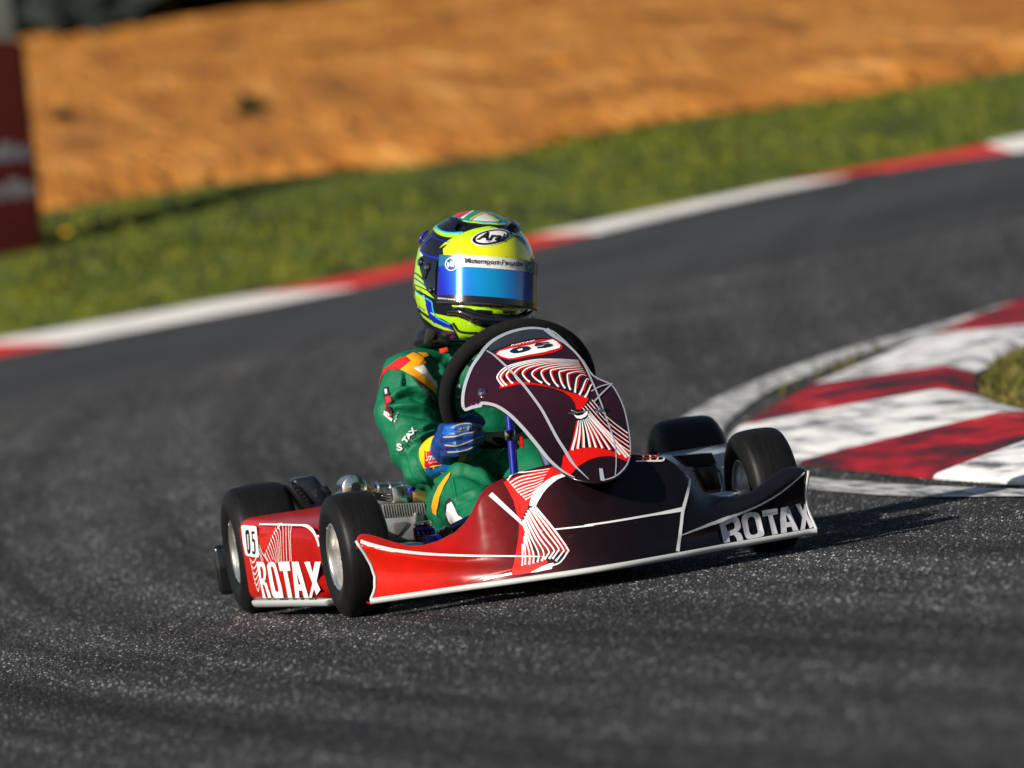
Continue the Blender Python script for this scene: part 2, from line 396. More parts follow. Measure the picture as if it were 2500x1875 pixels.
def resample(P, n):
    P = [Vector(p) for p in P]; d = [0]
    for a, b in zip(P, P[1:]): d.append(d[-1] + (b - a).length)
    out = []
    for k in range(n + 1):
        q = d[-1] * k / n; i = 0
        while i < len(P) - 2 and d[i + 1] < q: i += 1
        t = (q - d[i]) / max(1e-9, d[i + 1] - d[i]); out.append(P[i].lerp(P[i + 1], min(t, 1)))
    return out
def extend(P, L):
    P = [Vector(p) for p in P]
    a = (P[0] - P[2]); b = (P[-1] - P[-3]); a.z = b.z = 0
    return [P[0] + a.normalized() * L] + P + [P[-1] + b.normalized() * L]
def strip(name, A, B, rows, material, h=0., n=60, rough=0., kind='structure'):
    A = resample(A, n); B = resample(B, n); V = []; F = []
    for i in range(n + 1):
        for j in range(rows + 1):
            p = A[i].lerp(B[i], j / rows); z = terrain(p.x, p.y) + h
            if rough and 0 < j: z += rough + rough * .8 * (noise.noise(Vector((p.x * .8, p.y * .5, 0))) + .5 * noise.noise(Vector((p.x * 2.3, p.y * 1.3, 5))))
            V.append((p.x, p.y, z))
    m = rows + 1
    for i in range(n):
        for j in range(rows): F.append((i * m + j, (i + 1) * m + j, (i + 1) * m + j + 1, i * m + j + 1))
    return tag(obj(name, V, F, material), kind=kind)
kerb_front = [(1.631,21.208,.4643),(2.017,20.972,.4796),(2.411,20.808,.4983),(2.787,20.552,.5136),(3.353,20.442,.5435),(3.960,20.647,.5848),(4.409,20.771,.6161),(5.000,21.025,.6605),(5.524,20.962,.6900),(5.861,20.574,.6968),(6.062,19.996,.6893)]
kerb_back = [(1.770,22.199,.5328),(2.156,21.896,.5424),(2.548,21.660,.5556),(2.933,21.401,.5689),(3.487,21.159,.5940),(4.096,21.321,.6367),(4.518,21.278,.6611),(5.043,21.207,.6907),(5.562,21.105,.7183),(5.933,20.851,.7308),(6.297,20.899,.7546)]
field_edge = [(3.060,29.705,1.129),(3.554,29.440,1.129),(4.188,28.675,1.102),(4.616,28.254,1.093),(5.062,27.962,1.094),(5.668,27.265,1.080),(6.290,26.712,1.080),(6.895,26.151,1.082),(7.464,25.385,1.075)]
field_top = [(6.706,56.318,2.662),(7.544,55.324,2.620),(8.477,53.880,2.552),(9.555,53.429,2.538),(11.115,55.401,2.657),(14.824,62.943,2.923),(28.528,107.973,4.218)]
KF, KB = extend(kerb_front, 14), extend(kerb_back, 14)
FE, FT = extend(field_edge, 14), extend(field_top, 40)
FE = [p + Vector((0, 1.3 * noise.noise(Vector((p.x * .9, 0, 3))) + .5 * noise.noise(Vector((p.x * 3, 0, 7))), 0)) for p in resample(FE, 120)]
verge = strip('grass_verge', KB, FE, 24, GRASSG, .012, 90, .03)
tag(verge, 'green grass verge behind the far red and white kerb', 'grass')
field = strip('field', FE, FT, 70, EARTH, .045, 110, .10)
tag(field, 'brown rough earth field rising behind the grass', 'field')
# ---- far kerb, one block per painted section
fk = empty('kerb', (KF[1].x, KF[1].y, 0)); tag(fk, 'low red and white kerb along the far edge of the track', 'kerb', kind='structure')
def sub_line(P, f0, f1, n):
    R_ = resample(P, 2000); return [R_[min(2000, max(0, round(2000 * (f0 + (f1 - f0) * k / n))))] for k in range(n + 1)]
def frac_at(P, q):
    R_ = resample(P, 2000); return min(range(2001), key=lambda i: (R_[i].xy - Vector(q[:2])).length) / 2000
def marks(P, q): 
    f = [frac_at(P, p) for p in q]; return [f[0] - (f[1] - f[0]) * k for k in (5, 4, 3, 2, 1)] + f + [f[-1] + (f[-1] - f[-2]) * k for k in (1, 2, 3)]
fa = marks(KF, [(1.916,20.999,.4745),(3.126,20.457,.5308),(4.280,20.765,.6082),(5.524,20.962,.6900),(6.033,20.067,.6898)]); fb = marks(KB, [(1.751,22.534,.5485),(2.903,21.734,.5816),(4.011,21.544,.6421),(5.196,21.403,.7098),(6.063,21.108,.7500)])   # sections are painted square across a kerb that runs away obliquely
for i in range(len(fa) - 1):
    if fa[i + 1] <= 0 or fa[i] >= 1: continue
    a = sub_line(KF, max(0, fa[i]) + .0004, min(1, fa[i + 1]) - .0004, 6); c = sub_line(KB, max(0, fb[i]) + .0004, min(1, fb[i + 1]) - .0004, 6); V = []; F = []
    for p, q in zip(a, c):
        zf, zb = terrain(p.x, p.y), terrain(q.x, q.y)
        V += [(p.x, p.y, zf - .05), (p.x, p.y, zf + .004), (*(p.lerp(q, .75).xy), terrain(*p.lerp(q, .75).xy) + .024), (q.x, q.y, zb + .02), (q.x, q.y, zb - .05)]
    for k in range(6):
        for j in range(4): F.append((5 * k + j, 5 * k + 5 + j, 5 * k + 6 + j, 5 * k + 1 + j))
    F += [(0, 1, 2, 3, 4), (34, 33, 32, 31, 30)]
    o = obj('kerb_block', V, F, FARRED if i % 2 == 0 else FARWHITE, None, sharp=30); o.parent = fk; o.matrix_parent_inverse = Matrix.Translation(-fk.location)
# ---- inside kerb at the apex
IO = [[(2.862,8.713,.1941),(2.454,7.810,.1635),(2.122,7.076,.1398)], [(2.122,7.076,.1398),(1.853,6.373,.1176),(1.592,5.642,.0952)], [(1.592,5.642,.0952),(1.455,5.143,.0810),(1.333,4.424,.0617),(1.313,3.663,.0422)], [(1.313,3.663,.0422),(1.316,2.960,.0259),(1.300,2.177,.0124)], [(1.300,2.177,.0124),(1.286,1.421,.0044),(1.257,.4615,.0004)], [(1.257,.4615,.0004),(1.238,-.3848,-.0000),(1.204,-1.335,-.0000)]]
IR = [[(2.880,7.199,.2176),(2.581,6.540,.1965),(2.235,5.843,.1743)], [(2.235,5.843,.1743),(2.094,5.301,.1583),(1.955,4.804,.1444)], [(1.955,4.804,.1444),(1.877,4.311,.1313),(1.820,3.840,.1190),(1.756,3.323,.1062)], [(1.756,3.323,.1062),(1.683,2.767,.0936),(1.603,2.164,.0831)], [(1.603,2.164,.0831),(1.500,1.216,.0731),(1.354,.0021,.0700)], [(1.354,.0021,.0700),(1.247,-.8755,.0700),(1.114,-2.014,.0700)]]
IG = [[(2.942,7.121,.1957),(2.602,6.344,.1709),(2.262,5.647,.1489)], [(2.262,5.647,.1489),(2.125,5.085,.1327),(2.003,4.544,.1179)], [(2.003,4.544,.1179),(1.953,4.206,.1090),(1.908,3.846,.0996),(1.877,3.494,.0907)], [(1.877,3.494,.0907),(1.813,2.992,.0787),(1.744,2.453,.0682)], [(1.744,2.453,.0682),(1.662,1.566,.0562),(1.550,.4807,.0505)], [(1.550,.4807,.0505),(1.440,-.4072,.0500),(1.319,-1.510,.0500)]]
IO = [[(3.561,10.049,.2452),(3.229,9.460,.2215),(2.862,8.713,.1941)]] + IO; IR = [[(3.314,7.898,.2413),(3.101,7.555,.2295),(2.880,7.199,.2176)]] + IR; IG = [[(3.434,7.991,.2250),(3.199,7.569,.2105),(2.942,7.121,.1957)]] + IG
for ARR in (IO, IR, IG):
    for _ in range(4): L_ = [Vector(p) for p in ARR[-1]]; ARR.append([p + (L_[-1] - L_[0]) for p in L_])
ik = empty('kerb', IO[3][1]); tag(ik, 'scuffed red and white raised kerb round the inside of the corner', 'kerb', kind='structure')
for i in range(len(IO)):
    n = 14; a = resample(cr(IO[i], 6), n); c = resample(cr(IR[i], 6), n); g = resample(cr(IG[i], 6), n); V = []; F = []; m = 9
    for k in range(n + 1):
        p, r, q = a[k], c[k], g[k]; z0 = terrain(p.x, p.y)
        V.append((p.x, p.y, z0 - .06)); V.append((p.x, p.y, z0 + .006))
        for t in (.03, .3, .6, .85): 
            e = p.lerp(r, t); V.append((e.x, e.y, z0 + .010 + (r.z - z0 - .010) * (t ** .9)))
        V.append((r.x, r.y, r.z)); V.append((q.x, q.y, q.z)); V.append((q.x, q.y, q.z - .12))
    for k in range(n):
        for j in range(m - 1): F.append((m * k + j, m * k + m + j, m * k + m + 1 + j, m * k + 1 + j))
    F += [tuple(range(m)), tuple(range(m * n, m * n + m))]
    bmx = bmesh.new(); vv = [bmx.verts.new(v) for v in V]
    for f in F:
        try: bmx.faces.new([vv[q] for q in f])
        except ValueError: pass
    o = bobj('kerb_block', bmx, WORNRED if i % 2 == 0 else WORNWHITE, None, sharp=25); o.parent = ik; o.matrix_parent_inverse = Matrix.Translation(-ik.location)
# ---- painted edge lines
def line_strip(name, A, B, label):
    o = strip(name, cr(A, 6), cr(B, 6), 3, LINEWHITE, .005, 60); return tag(o, label, 'line marking')
line_strip('track_edge_line', [(1.465,5.998,.1047),(1.639,6.561,.1220),(1.922,7.355,.1470),(2.293,8.164,.1733),(2.625,8.751,.1935),(2.989,9.218,.2113),(3.480,9.913,.2395),(3.983,10.438,.2646)], [(1.534,5.579,.0931),(1.671,6.102,.1087),(2.025,7.185,.1425),(2.254,7.671,.1582),(2.519,8.252,.1773),(2.912,8.815,.1977),(3.391,9.564,.2266),(3.890,10.091,.2508)], 'worn white edge line curving away beyond the inside kerb')
line_strip('track_edge_line', [(1.163,3.689,.0422),(1.188,3.051,.0274),(1.203,1.992,.0095),(1.216,.9750,.0014),(1.200,-.1509,-.0000),(1.171,-1.671,-.0000)], [(1.062,3.225,.0309),(1.083,2.587,.0184),(1.079,1.467,.0045),(1.129,.6285,.0007),(1.124,-.4378,-.0000),(1.105,-1.900,-.0000)], 'worn white edge line in front of the inside kerb, by the kart shadow')
line_strip('track_edge_line', [(1.531,5.565,.0927),(1.406,5.112,.0799),(1.299,4.552,.0648),(1.222,4.084,.0525),(1.163,3.691,.0422)], [(1.462,5.981,.1042),(1.334,5.478,.0893),(1.224,4.853,.0721),(1.127,4.046,.0510),(1.061,3.227,.0309)], 'worn white edge line round the tip of the inside kerb, behind the kart wheel')
# ---- scattered fine stuff (chippings in the asphalt, grass)
def scatter(name, V, F, density, shape, smin, smax, material, label, cat, seed=1, tilt=.5, embed=0.):
    o = obj(name, V, F, material); tag(o, label, cat, kind='stuff')
    g = bpy.data.node_groups.new(name, 'GeometryNodeTree'); g.interface.new_socket('Geometry', in_out='INPUT', socket_type='NodeSocketGeometry'); g.interface.new_socket('Geometry', in_out='OUTPUT', socket_type='NodeSocketGeometry')
    n, L = g.nodes, g.links; gi = n.new('NodeGroupInput'); go = n.new('NodeGroupOutput')
    dp = n.new('GeometryNodeDistributePointsOnFaces'); dp.inputs['Density'].default_value = density; dp.inputs['Seed'].default_value = seed; L.new(gi.outputs[0], dp.inputs['Mesh'])
    ip = n.new('GeometryNodeInstanceOnPoints'); L.new(dp.outputs['Points'], ip.inputs['Points'])
    if shape[0] == 'stone':
        pr = n.new('GeometryNodeMeshIcoSphere'); pr.inputs['Radius'].default_value = shape[1]; pr.inputs['Subdivisions'].default_value = 1
    else:
        pr = n.new('GeometryNodeMeshCone'); pr.inputs['Vertices'].default_value = 3; pr.inputs['Radius Top'].default_value = 0; pr.inputs['Radius Bottom'].default_value = shape[1]; pr.inputs['Depth'].default_value = shape[2]
    tr = n.new('GeometryNodeTransform'); tr.inputs['Translation'].default_value = (0, 0, embed); tr.inputs['Scale'].default_value = (1, 1, shape[3] if shape[0] == 'stone' else 1); L.new(pr.outputs[0], tr.inputs['Geometry'])
    sm = n.new('GeometryNodeSetMaterial'); sm.inputs['Material'].default_value = material; L.new(tr.outputs[0], sm.inputs[0])
    L.new(sm.outputs[0], ip.inputs['Instance'])
    rv = n.new('FunctionNodeRandomValue'); rv.data_type = 'FLOAT_VECTOR'; rv.inputs[0].default_value = (-tilt, -tilt, 0); rv.inputs[1].default_value = (tilt, tilt, 6.283); L.new(rv.outputs[0], ip.inputs['Rotation'])
    rs = n.new('FunctionNodeRandomValue'); rs.data_type = 'FLOAT'; rs.inputs[2].default_value = smin; rs.inputs[3].default_value = smax; rs.inputs['Seed'].default_value = 7; L.new(rs.outputs[1], ip.inputs['Scale'])
    L.new(ip.outputs[0], go.inputs[0]); md = o.modifiers.new('scatter', 'NODES'); md.node_group = g
    return o
V = []; F = []; ss = fr(10.5, 34, 47)
for s in ss:
    for k in range(5):
        x, y = SG(s, (.07 * s + .25) * (k / 2 - 1)); V.append((x, y, terrain(x, y)))
for i in range(len(ss) - 1):
    for k in range(4): F.append((5 * i + k, 5 * i + k + 1, 5 * i + 6 + k, 5 * i + 5 + k))
scatter('asphalt_chippings', V, F, 10000, ('stone', .0031, 0, .66), .55, 1.25, STONE, 'small grey stone chippings standing out of the asphalt', 'chippings', tilt=.6, embed=-.0004)
def patch(A, B, h):
    A = resample(A, 12); B = resample(B, 12); V = []; F = []
    for p, q in zip(A, B):
        for j in range(7): e = p.lerp(q, j / 6); V.append((e.x, e.y, terrain(e.x, e.y) + h))
    for i in range(12):
        for j in range(6): F.append((7 * i + j, 7 * i + 7 + j, 7 * i + 8 + j, 7 * i + j + 1))
    return V, F
ig_line = []
for sgm in IG[1:]: ig_line += [Vector(p) for p in sgm[:-1]]
far_in = [p + Vector((3.2 + .05 * k, -.6, 0)) for k, p in enumerate(ig_line)]
Vp, Fp = patch(ig_line, far_in, .03)
inner = obj('infield', [Vector(v) - Vector((0, 0, .02)) for v in Vp], Fp, mixed('infield_soil', [(.04, .05, .01), (.12, .10, .03)], 6)); tag(inner, 'strip of earth inside the raised kerb', 'ground', kind='structure')
scatter('infield_grass', Vp, Fp, 6500, ('cone', .006, .034), .5, 1.3, BLADEDRY, 'patchy dry green grass inside the raised kerb', 'grass', tilt=.9, embed=.010)
Vp, Fp = patch([p + Vector((0, .25, 0)) for p in KB[1:-1]], field_edge, .008)
scatter('verge_grass', Vp, Fp, 340, ('cone', .02, .055), .35, 1.15, BLADE, 'lush short grass growing on the far verge', 'grass', seed=3, tilt=.8, embed=.018)
Vp, Fp = patch([Vector(p) for p in [(1.865,6.386,.1181),(2.104,6.997,.1374),(2.305,7.461,.1522),(2.550,8.009,.1701)]], [Vector(p) for p in [(1.891,6.585,.1241),(2.148,7.208,.1439),(2.342,7.637,.1577),(2.599,8.219,.1768)]], .0)
scatter('kerb_weeds', Vp, Fp, 500, ('cone', .006, .05), .5, 1.1, BLADEDRY, 'thin dry weeds along the outer foot of the raised kerb', 'weeds', seed=9, tilt=.7, embed=.02)
Vp, Fp = patch([Vector(p) for p in field_edge], [Vector(p) for p in field_top], .05)
STRAW = mixed('dry_tussock', [(.17, .06, .007), (.36, .135, .014), (.50, .20, .025), (.24, .13, .012)], 1, .9, rnd=True)
scatter('dry_tussocks', Vp, Fp, 8, ('cone', .06, .055), .3, 1.2, STRAW, 'dry straw coloured tussocks all over the brown field', 'dry grass', seed=5, tilt=.9, embed=.015)
# ------------------------------------------------------------------ background things
def clump(name, loc, rx, rz, material, n=260, leaf=.07, parent=None, seed=1, stem=None):
    rnd = random.Random(seed); V = []; F = []
    for k in range(n):
        u = Vector((rnd.gauss(0, 1), rnd.gauss(0, 1), rnd.gauss(0, 1))).normalized() * (rnd.random() ** .45)
        r = 1 + .35 * noise.noise(u * 2 + Vector((seed, 0, 0)))
        c = Vector(loc) + Vector((u.x * rx * r, u.y * rx * r, (u.z * .5 + .5) * 2 * rz * r)); a = Vector((rnd.gauss(0, 1), rnd.gauss(0, 1), rnd.gauss(0, 1))).normalized(); b = a.orthogonal().normalized(); s = leaf * (.6 + .8 * rnd.random())
        o = len(V); V += [c - a * s, c + b * s * .5, c + a * s, c - b * s * .5]; F.append((o, o + 1, o + 2, o + 3))
    return obj(name, V, F, material, parent, smooth=False)
LEAFD = mixed('dark_leaves', [(.008, .014, .004), (.03, .045, .010), (.06, .08, .02)], 5)
LEAFT = mixed('tree_leaves', [(.006, .009, .012), (.012, .018, .016), (.025, .032, .022)], 1.5)
BARK = mat('bark', (.05, .035, .02), .9, var=.3, vscale=20, bump=.5)
for nm, lb, q, rx, rz, sd in (('shrub', 'largest dark green shrub standing alone in the brown field', [(5.020,34.325,1.457)][0], .085, .095, 2), ('shrub', 'small dark shrub in the brown field close to the red board', [(4.396,37.978,1.652)][0], .055, .06, 3), ('shrub', 'faint small shrub between the other two in the brown field', [(5.037,38.348,1.679)][0], .04, .045, 4)):
    e = empty(nm, q); tag(e, lb, 'shrub', 'shrubs scattered over the brown field')
    clump('foliage', (0, 0, .02), rx, rz, LEAFD, 240, .03, e, sd); tube('stem', [(0, 0, -.1), (.01, 0, rz * .6), (-.01, .01, rz * 1.3)], [.012, .009, .004], BARK, e, 6)
# wood beyond the field: one dark mass
V = []; F = []; rnd = random.Random(8)
wl = resample(FT, 90)
for k in range(26000):
    p = wl[rnd.randrange(12, 60)].lerp(wl[rnd.randrange(1, 90)], .0) + Vector((rnd.uniform(-1, 1), rnd.uniform(.5, 4), 0)); hh = 4.5 + 2 * noise.noise(Vector((p.x * .25, p.y * .1, 0)))
    c = Vector((p.x, p.y, terrain(p.x, p.y) + .1 + hh * rnd.random() ** 1.6)); a = Vector((rnd.gauss(0, 1), rnd.gauss(0, 1), rnd.gauss(0, 1))).normalized(); b = a.orthogonal().normalized(); s = .8 * (.6 + .8 * rnd.random())
    o = len(V); V += [c - a * s, c + b * s * .6, c + a * s, c - b * s * .6]; F.append((o, o + 1, o + 2, o + 3))
tag(obj('woodland', V, F, LEAFT, smooth=False), 'dark wood along the far top of the brown field', 'wood', kind='stuff')
# advertising board by the verge
bq = Vector([(2.682,27.093,.9135)][0]); bd = empty('board', bq); tag(bd, 'dark red board with pale lettering standing on the grass at left', 'board')
ROT = Matrix.Rotation(math.radians(-12), 3, 'Z') @ Matrix.Rotation(math.radians(2.6), 3, 'Y')
bm = bmesh.new(); boxc(bm, ROT @ Vector((-.45, .1, .53)), (.9, .16, 1.07), .02, ROT); bobj('panel', bm, mat('shaded_red_board', (.040, .005, .004), .9, spec=.1, var=.2, vscale=3), bd)  # dark red lowered further in its colour to stand in for shade
bm = bmesh.new(); boxc(bm, ROT @ Vector((-.45, .1, 1.2)), (.84, .10, .26), .02, ROT); bobj('frame', bm, mat('board_grey', (.08, .085, .08), .6, var=.2, vscale=4), bd)
bm = bmesh.new(); boxc(bm, ROT @ Vector((-.30, .03, 1.17)), (.16, .03, .10), .02, ROT); bobj('white_box', bm, mat('board_white', (.8, .8, .8), .5), bd)  # plain white block above the panel, no light source
GREYL = mat('board_lettering', (.055, .058, .075), .6, var=.3, vscale=30)
for zz, xs in ((.50, (.05, .13, .20, .27, .37, .47, .55)), (.31, (.04, .11, .19, .28, .36, .46))):
    for k, x in enumerate(xs):
        bm = bmesh.new(); boxc(bm, ROT @ Vector((-x, .017, zz + (.012 if k % 3 == 1 else 0))), (.05 + .012 * (k % 2), .006, .075 + .02 * (k % 3 == 1)), .002, ROT); bobj('letter', bm, GREYL, bd)
fl = empty('dandelion', [(2.735,26.467,.8631)][0]); tag(fl, 'single yellow flower in the grass near the red board', 'flower')
lathe('flower_head', [(.001, 0), (.03, .004), (.032, .012), (.012, .022), (.001, .024)], mat('petal_yellow', (.75, .45, .01), .8), fl, 16, Matrix.Translation((0, 0, .11)) @ Matrix.Rotation(-math.pi / 2, 4, 'Y')); tube('stem', [(0, 0, 0), (.005, 0, .06), (0, 0, .115)], .004, LEAFD, fl, 6)

# ================================================================== the kart
RUB = mat('tyre_rubber', (.0062, .0060, .0060), .48, spec=.24, var=.22, vscale=18, stretch=(8, 1, 1), bump=.15, bscale=420, rvar=.1)
RUBS = mat('tyre_sidewall', (.012, .012, .012), .55, spec=.4, bump=.1, bscale=300)
ALU = mat('polished_aluminium', (.83, .80, .74), .24, 1., var=.06, vscale=60, rvar=.07)
RIMM = mat('rim_alloy', (.97, .95, .90), .30, .96)
STEEL = mat('chromed_steel', (.75, .75, .76), .16, 1., var=.1, vscale=50)
DARKM = mat('dark_metal', (.035, .035, .038), .38, .6, bump=.1)
BLK = mat('black_plastic', (.010, .010, .012), .32, spec=.5, var=.15, bump=.06, bscale=300, rvar=.08)
GLOSSBLK = mat('gloss_black', (.006, .006, .008), .12, coat=.6)
BLUEF = mat('blue_frame_paint', (.006, .010, .24), .25, coat=.2, spec=.35, var=.08)
PALEBLUE = mat('pale_blue_tube', (.20, .28, .42), .22, .7)
GREYC = mat('cast_grey', (.28, .28, .27), .5, .7, var=.2, vscale=70, bump=.25, bscale=260)
BRASS = mat('gold_casting', (.62, .40, .14), .3, .9, var=.15, vscale=60)
WHITE = mat('white_vinyl', (.82, .82, .81), .3, spec=.35)
RED = mat('red_vinyl', (.62, .007, .004), .3, spec=.3)
BLACKV = mat('black_vinyl', (.005, .005, .008), .3, spec=.3)
NAVY = mat('navy_vinyl', (.008, .016, .036), .3, spec=.3)
PAINT = mat('nose_paint', (.3, .01, .01), .20, coat=.10, spec=.26, var=.10, rvar=.04, scuff=.35, vscale=25, grad=('X', [(-.47, (.58, .013, .004)), (-.34, (.54, .010, .004)), (-.24, (.25, .006, .006)), (-.15, (.070, .005, .006)), (-.04, (.011, .004, .005)), (.12, (.006, .005, .006)), (.47, (.006, .006, .009))]))
PODPAINT = mat('sidepod_paint', (.42, .010, .008), .22, coat=.0, spec=.22, var=.08, scuff=.3, grad=('Y', [(.17, (.30, .004, .003)), (.5, (.44, .008, .004)), (.8, (.52, .012, .004))]))
NASPAINT = mat('panel_paint', (.03, .01, .015), .2, coat=.2, spec=.35, var=.08, grad=('Z', [(.19, (.010, .004, .005)), (.30, (.013, .004, .006)), (.40, (.030, .007, .014)), (.55, (.016, .009, .022))]))
kart = empty('racing_kart', (0, .45, 0)); tag(kart, 'red and black racing kart with white lettering cornering on the asphalt', 'racing kart')
KPI = Matrix.Translation((0, -.45, 0))
def K(o):
    """hang a part built in track coordinates on the kart"""
    if o: o.parent = kart; o.matrix_parent_inverse = KPI
    return o
def kb_(name, bm, m, parent=None, sharp=40): 
    o = bobj(name, bm, m, parent, sharp=sharp); return o if parent else K(o)
# ---- wheels
def wheel(name, x, y, R, w, steer, hub):
    e = empty(name, (x, y, R)); sx = 1 if x > 0 else -1
    e.rotation_euler = (0, 0, math.radians(steer)); K(e)
    h = w / 2; r = .0635
    prof = [(r + .002, -h * .80), (r + .012, -h * .93), (r + .026, -h * 1.0), (R - .034, -h * 1.0), (R - .027, -h * .985), (R - .0255, -h * .972), (R - .023, -h * .968), (R - .0195, -h * .945), (R - .018, -h * .925), (R - .0155, -h * .918), (R - .0125, -h * .88), (R - .0112, -h * .865), (R - .009, -h * .85), (R - .0055, -h * .78), (R - .0028, -h * .66), (R - .001, -h * .4), (R, 0)]
    prof = prof + [(a, -b) for a, b in prof[-2::-1]] + [(r - .004, h * .7), (r - .004, -h * .7)]
    lathe('tyre', prof, RUB, e, 72, closed=True, sharp=30)
    q = .86 * h
    rp = [(.0572, -q * .10), (.0576, -q * .55), (.0585, -q * .90), (.0605, -q * .98), (.067, -q * 1.02), (.0695, -q * .99), (.0695, -q * .93), (.064, -q * .86)]
    rim = lathe('rim', [(.019, -q * .02), (.03, -q * .03), (.056, -q * .04)] + rp + [(.062, q * .86)] + [(a, -b) for a, b in rp[::-1]] + [(.056, q * .1), (.019, q * .1)], RIMM, e, 56, closed=True, sharp=28)
    for k in range(3):
        a = 2 * math.pi * k / 3 + .5; bm = bmesh.new(); bmesh.ops.create_cone(bm, cap_ends=True, segments=6, radius1=.0075, radius2=.0075, depth=.012, matrix=Matrix.Translation((sx * q * .10, .034 * math.cos(a), .034 * math.sin(a))) @ Matrix.Rotation(math.pi / 2, 4, 'Y')); bobj('wheel_nut', bm, STEEL, e)
    lathe('hub', [(.001, -q * .3), (.012, -q * .3), (.015, -q * .26), (.017, -q * .1), (.017, q * .1), (.015, q * .26), (.012, q * .3), (.001, q * .3)], DARKM, e, 24)
    for k in range(3):
        a = 2 * math.pi * k / 3 + 1.1; bm = bmesh.new(); bmesh.ops.create_cone(bm, cap_ends=True, segments=8, radius1=.003, radius2=.0025, depth=.006, matrix=Matrix.Translation((sx * q * 1.0, .0672 * math.cos(a), .0672 * math.sin(a))) @ Matrix.Rotation(math.pi / 2, 4, 'Y')); bobj('bead_screw', bm, STEEL, e)
    return e
wheel('front_wheel', -.424, 0, .128, .106, 3.2, 0); wheel('front_wheel', .434, 0, .128, .106, 3.8, 0)
wheel('rear_wheel', -.466, .95, .138, .140, 0, 1); wheel('rear_wheel', .482, .95, .138, .146, 0, 1)
K(tube('rear_axle', [(-.42, .95, .138), (.42, .95, .138)], .015, STEEL, None, 16))
# ---- chassis
for s in (-1, 1):
    K(tube('chassis_rail', cr([(s * .20, 1.06, .062), (s * .24, .8, .055), (s * .25, .5, .05), (s * .24, .2, .05), (s * .20, 0, .05), (s * .15, -.16, .05), (s * .13, -.26, .05)], 8), .0145, BLUEF, None, 12))
    K(tube('stub_axle', [(s * .25, .0, .105), (s * .30, 0, .12), (s * .40, 0, .128)], [.017, .014, .011], STEEL, None, 12))
    bm = bmesh.new(); boxc(bm, (s * .265, .005, .10), (.035, .05, .085), .006); kb_('steering_yoke', bm, BLUEF)
for y_, a in ((0, .24), (.45, .25), (1.05, .2), (-.24, .14)): K(tube('cross_tube', [(-a, y_, .052), (a, y_, .052)], .0135, BLUEF, None, 12))
bm = bmesh.new(); hull_box(bm, [(-.21, .46, .030), (.21, .46, .030), (.135, -.26, .030), (-.135, -.26, .030), (-.21, .46, .036), (.21, .46, .036), (.135, -.26, .036), (-.135, -.26, .036)], .001, 1); kb_('floor_tray', bm, mat('floor_alloy', (.30, .30, .31), .45, .9, var=.2, vscale=20))
# ---- nose fairing
def nose_pt(u, z):
    x = u * NW
    Wz = lerp_tab([(.03, .455), (.045, .447), (.06, .437), (.085, .432), (.11, .436), (.135, .446), (.158, .458), (.2, .458)], z)
    if u > 0: Wz = lerp_tab([(.03, .480), (.06, .475), (.09, .470), (.12, .473), (.158, .482), (.2, .482)], z)
    x -= math.copysign(1, u) * abs(u) ** 14 * (NW - Wz)
    return Vector((x, nose_y(x, z), z))
us = [-1 + 2 * i / 128 for i in range(129)]; nv = 30; V = []; F = []
for u in us:
    zt = lerp_tab(ZT, abs(u) * NW); zb = .037
    p0 = nose_pt(u, zb); V += [p0 + Vector((0, .075, -.004)), p0 + Vector((0, .012, -.0065)), p0 + Vector((0, .002, -.004))]
    for j in range(nv + 1): V.append(nose_pt(u, zb + (zt - zb) * (j / nv)))
    pt = nose_pt(u, zt); V += [pt + Vector((0, .006, .0022)), pt + Vector((0, .014, .0022)), pt + Vector((0, .021, -.002)), pt + Vector((0, .024, -.010)), pt + Vector((0, .024, -.012 - .018 * (1 - sstep(.8, 1, abs(u))))), pt + Vector((0, .026, -.014 - .046 * (1 - sstep(.8, 1, abs(u)))))]
m = nv + 10
for i in range(len(us) - 1):
    for j in range(m - 1): F.append((i * m + j, (i + 1) * m + j, (i + 1) * m + j + 1, i * m + j + 1))
nose = K(obj('nose_fairing', V, F, PAINT)); 
sm = nose.modifiers.new('s', 'SMOOTH'); sm.iterations = 2; sm.factor = .4
so = nose.modifiers.new('t', 'SOLIDIFY'); so.thickness = .004; so.offset = 1 if False else -1
def on_nose(x, z):
    e = .003; y = nose_y(x, z)
    n_ = Vector(((nose_y(x + e, z) - nose_y(x - e, z)) / (2 * e), -1, (nose_y(x, z + e) - nose_y(x, z - e)) / (2 * e))).normalized()
    return Vector((x, y, z)), n_
nose_bvh = bvh_of(nose); on_nose_exact = on_nose
on_nose = front_on(nose_bvh, -.38, (0, 1, 0))
def ndecal(nm, pts, m_, off=.0012, grid=.014): return decal(nm, pts, on_nose, m_, nose, off, grid)
def nline(nm, pts, w, m_=WHITE, off=.0018, n=6): return ribbon(nm, pts, w, on_nose, m_, nose, off, n)
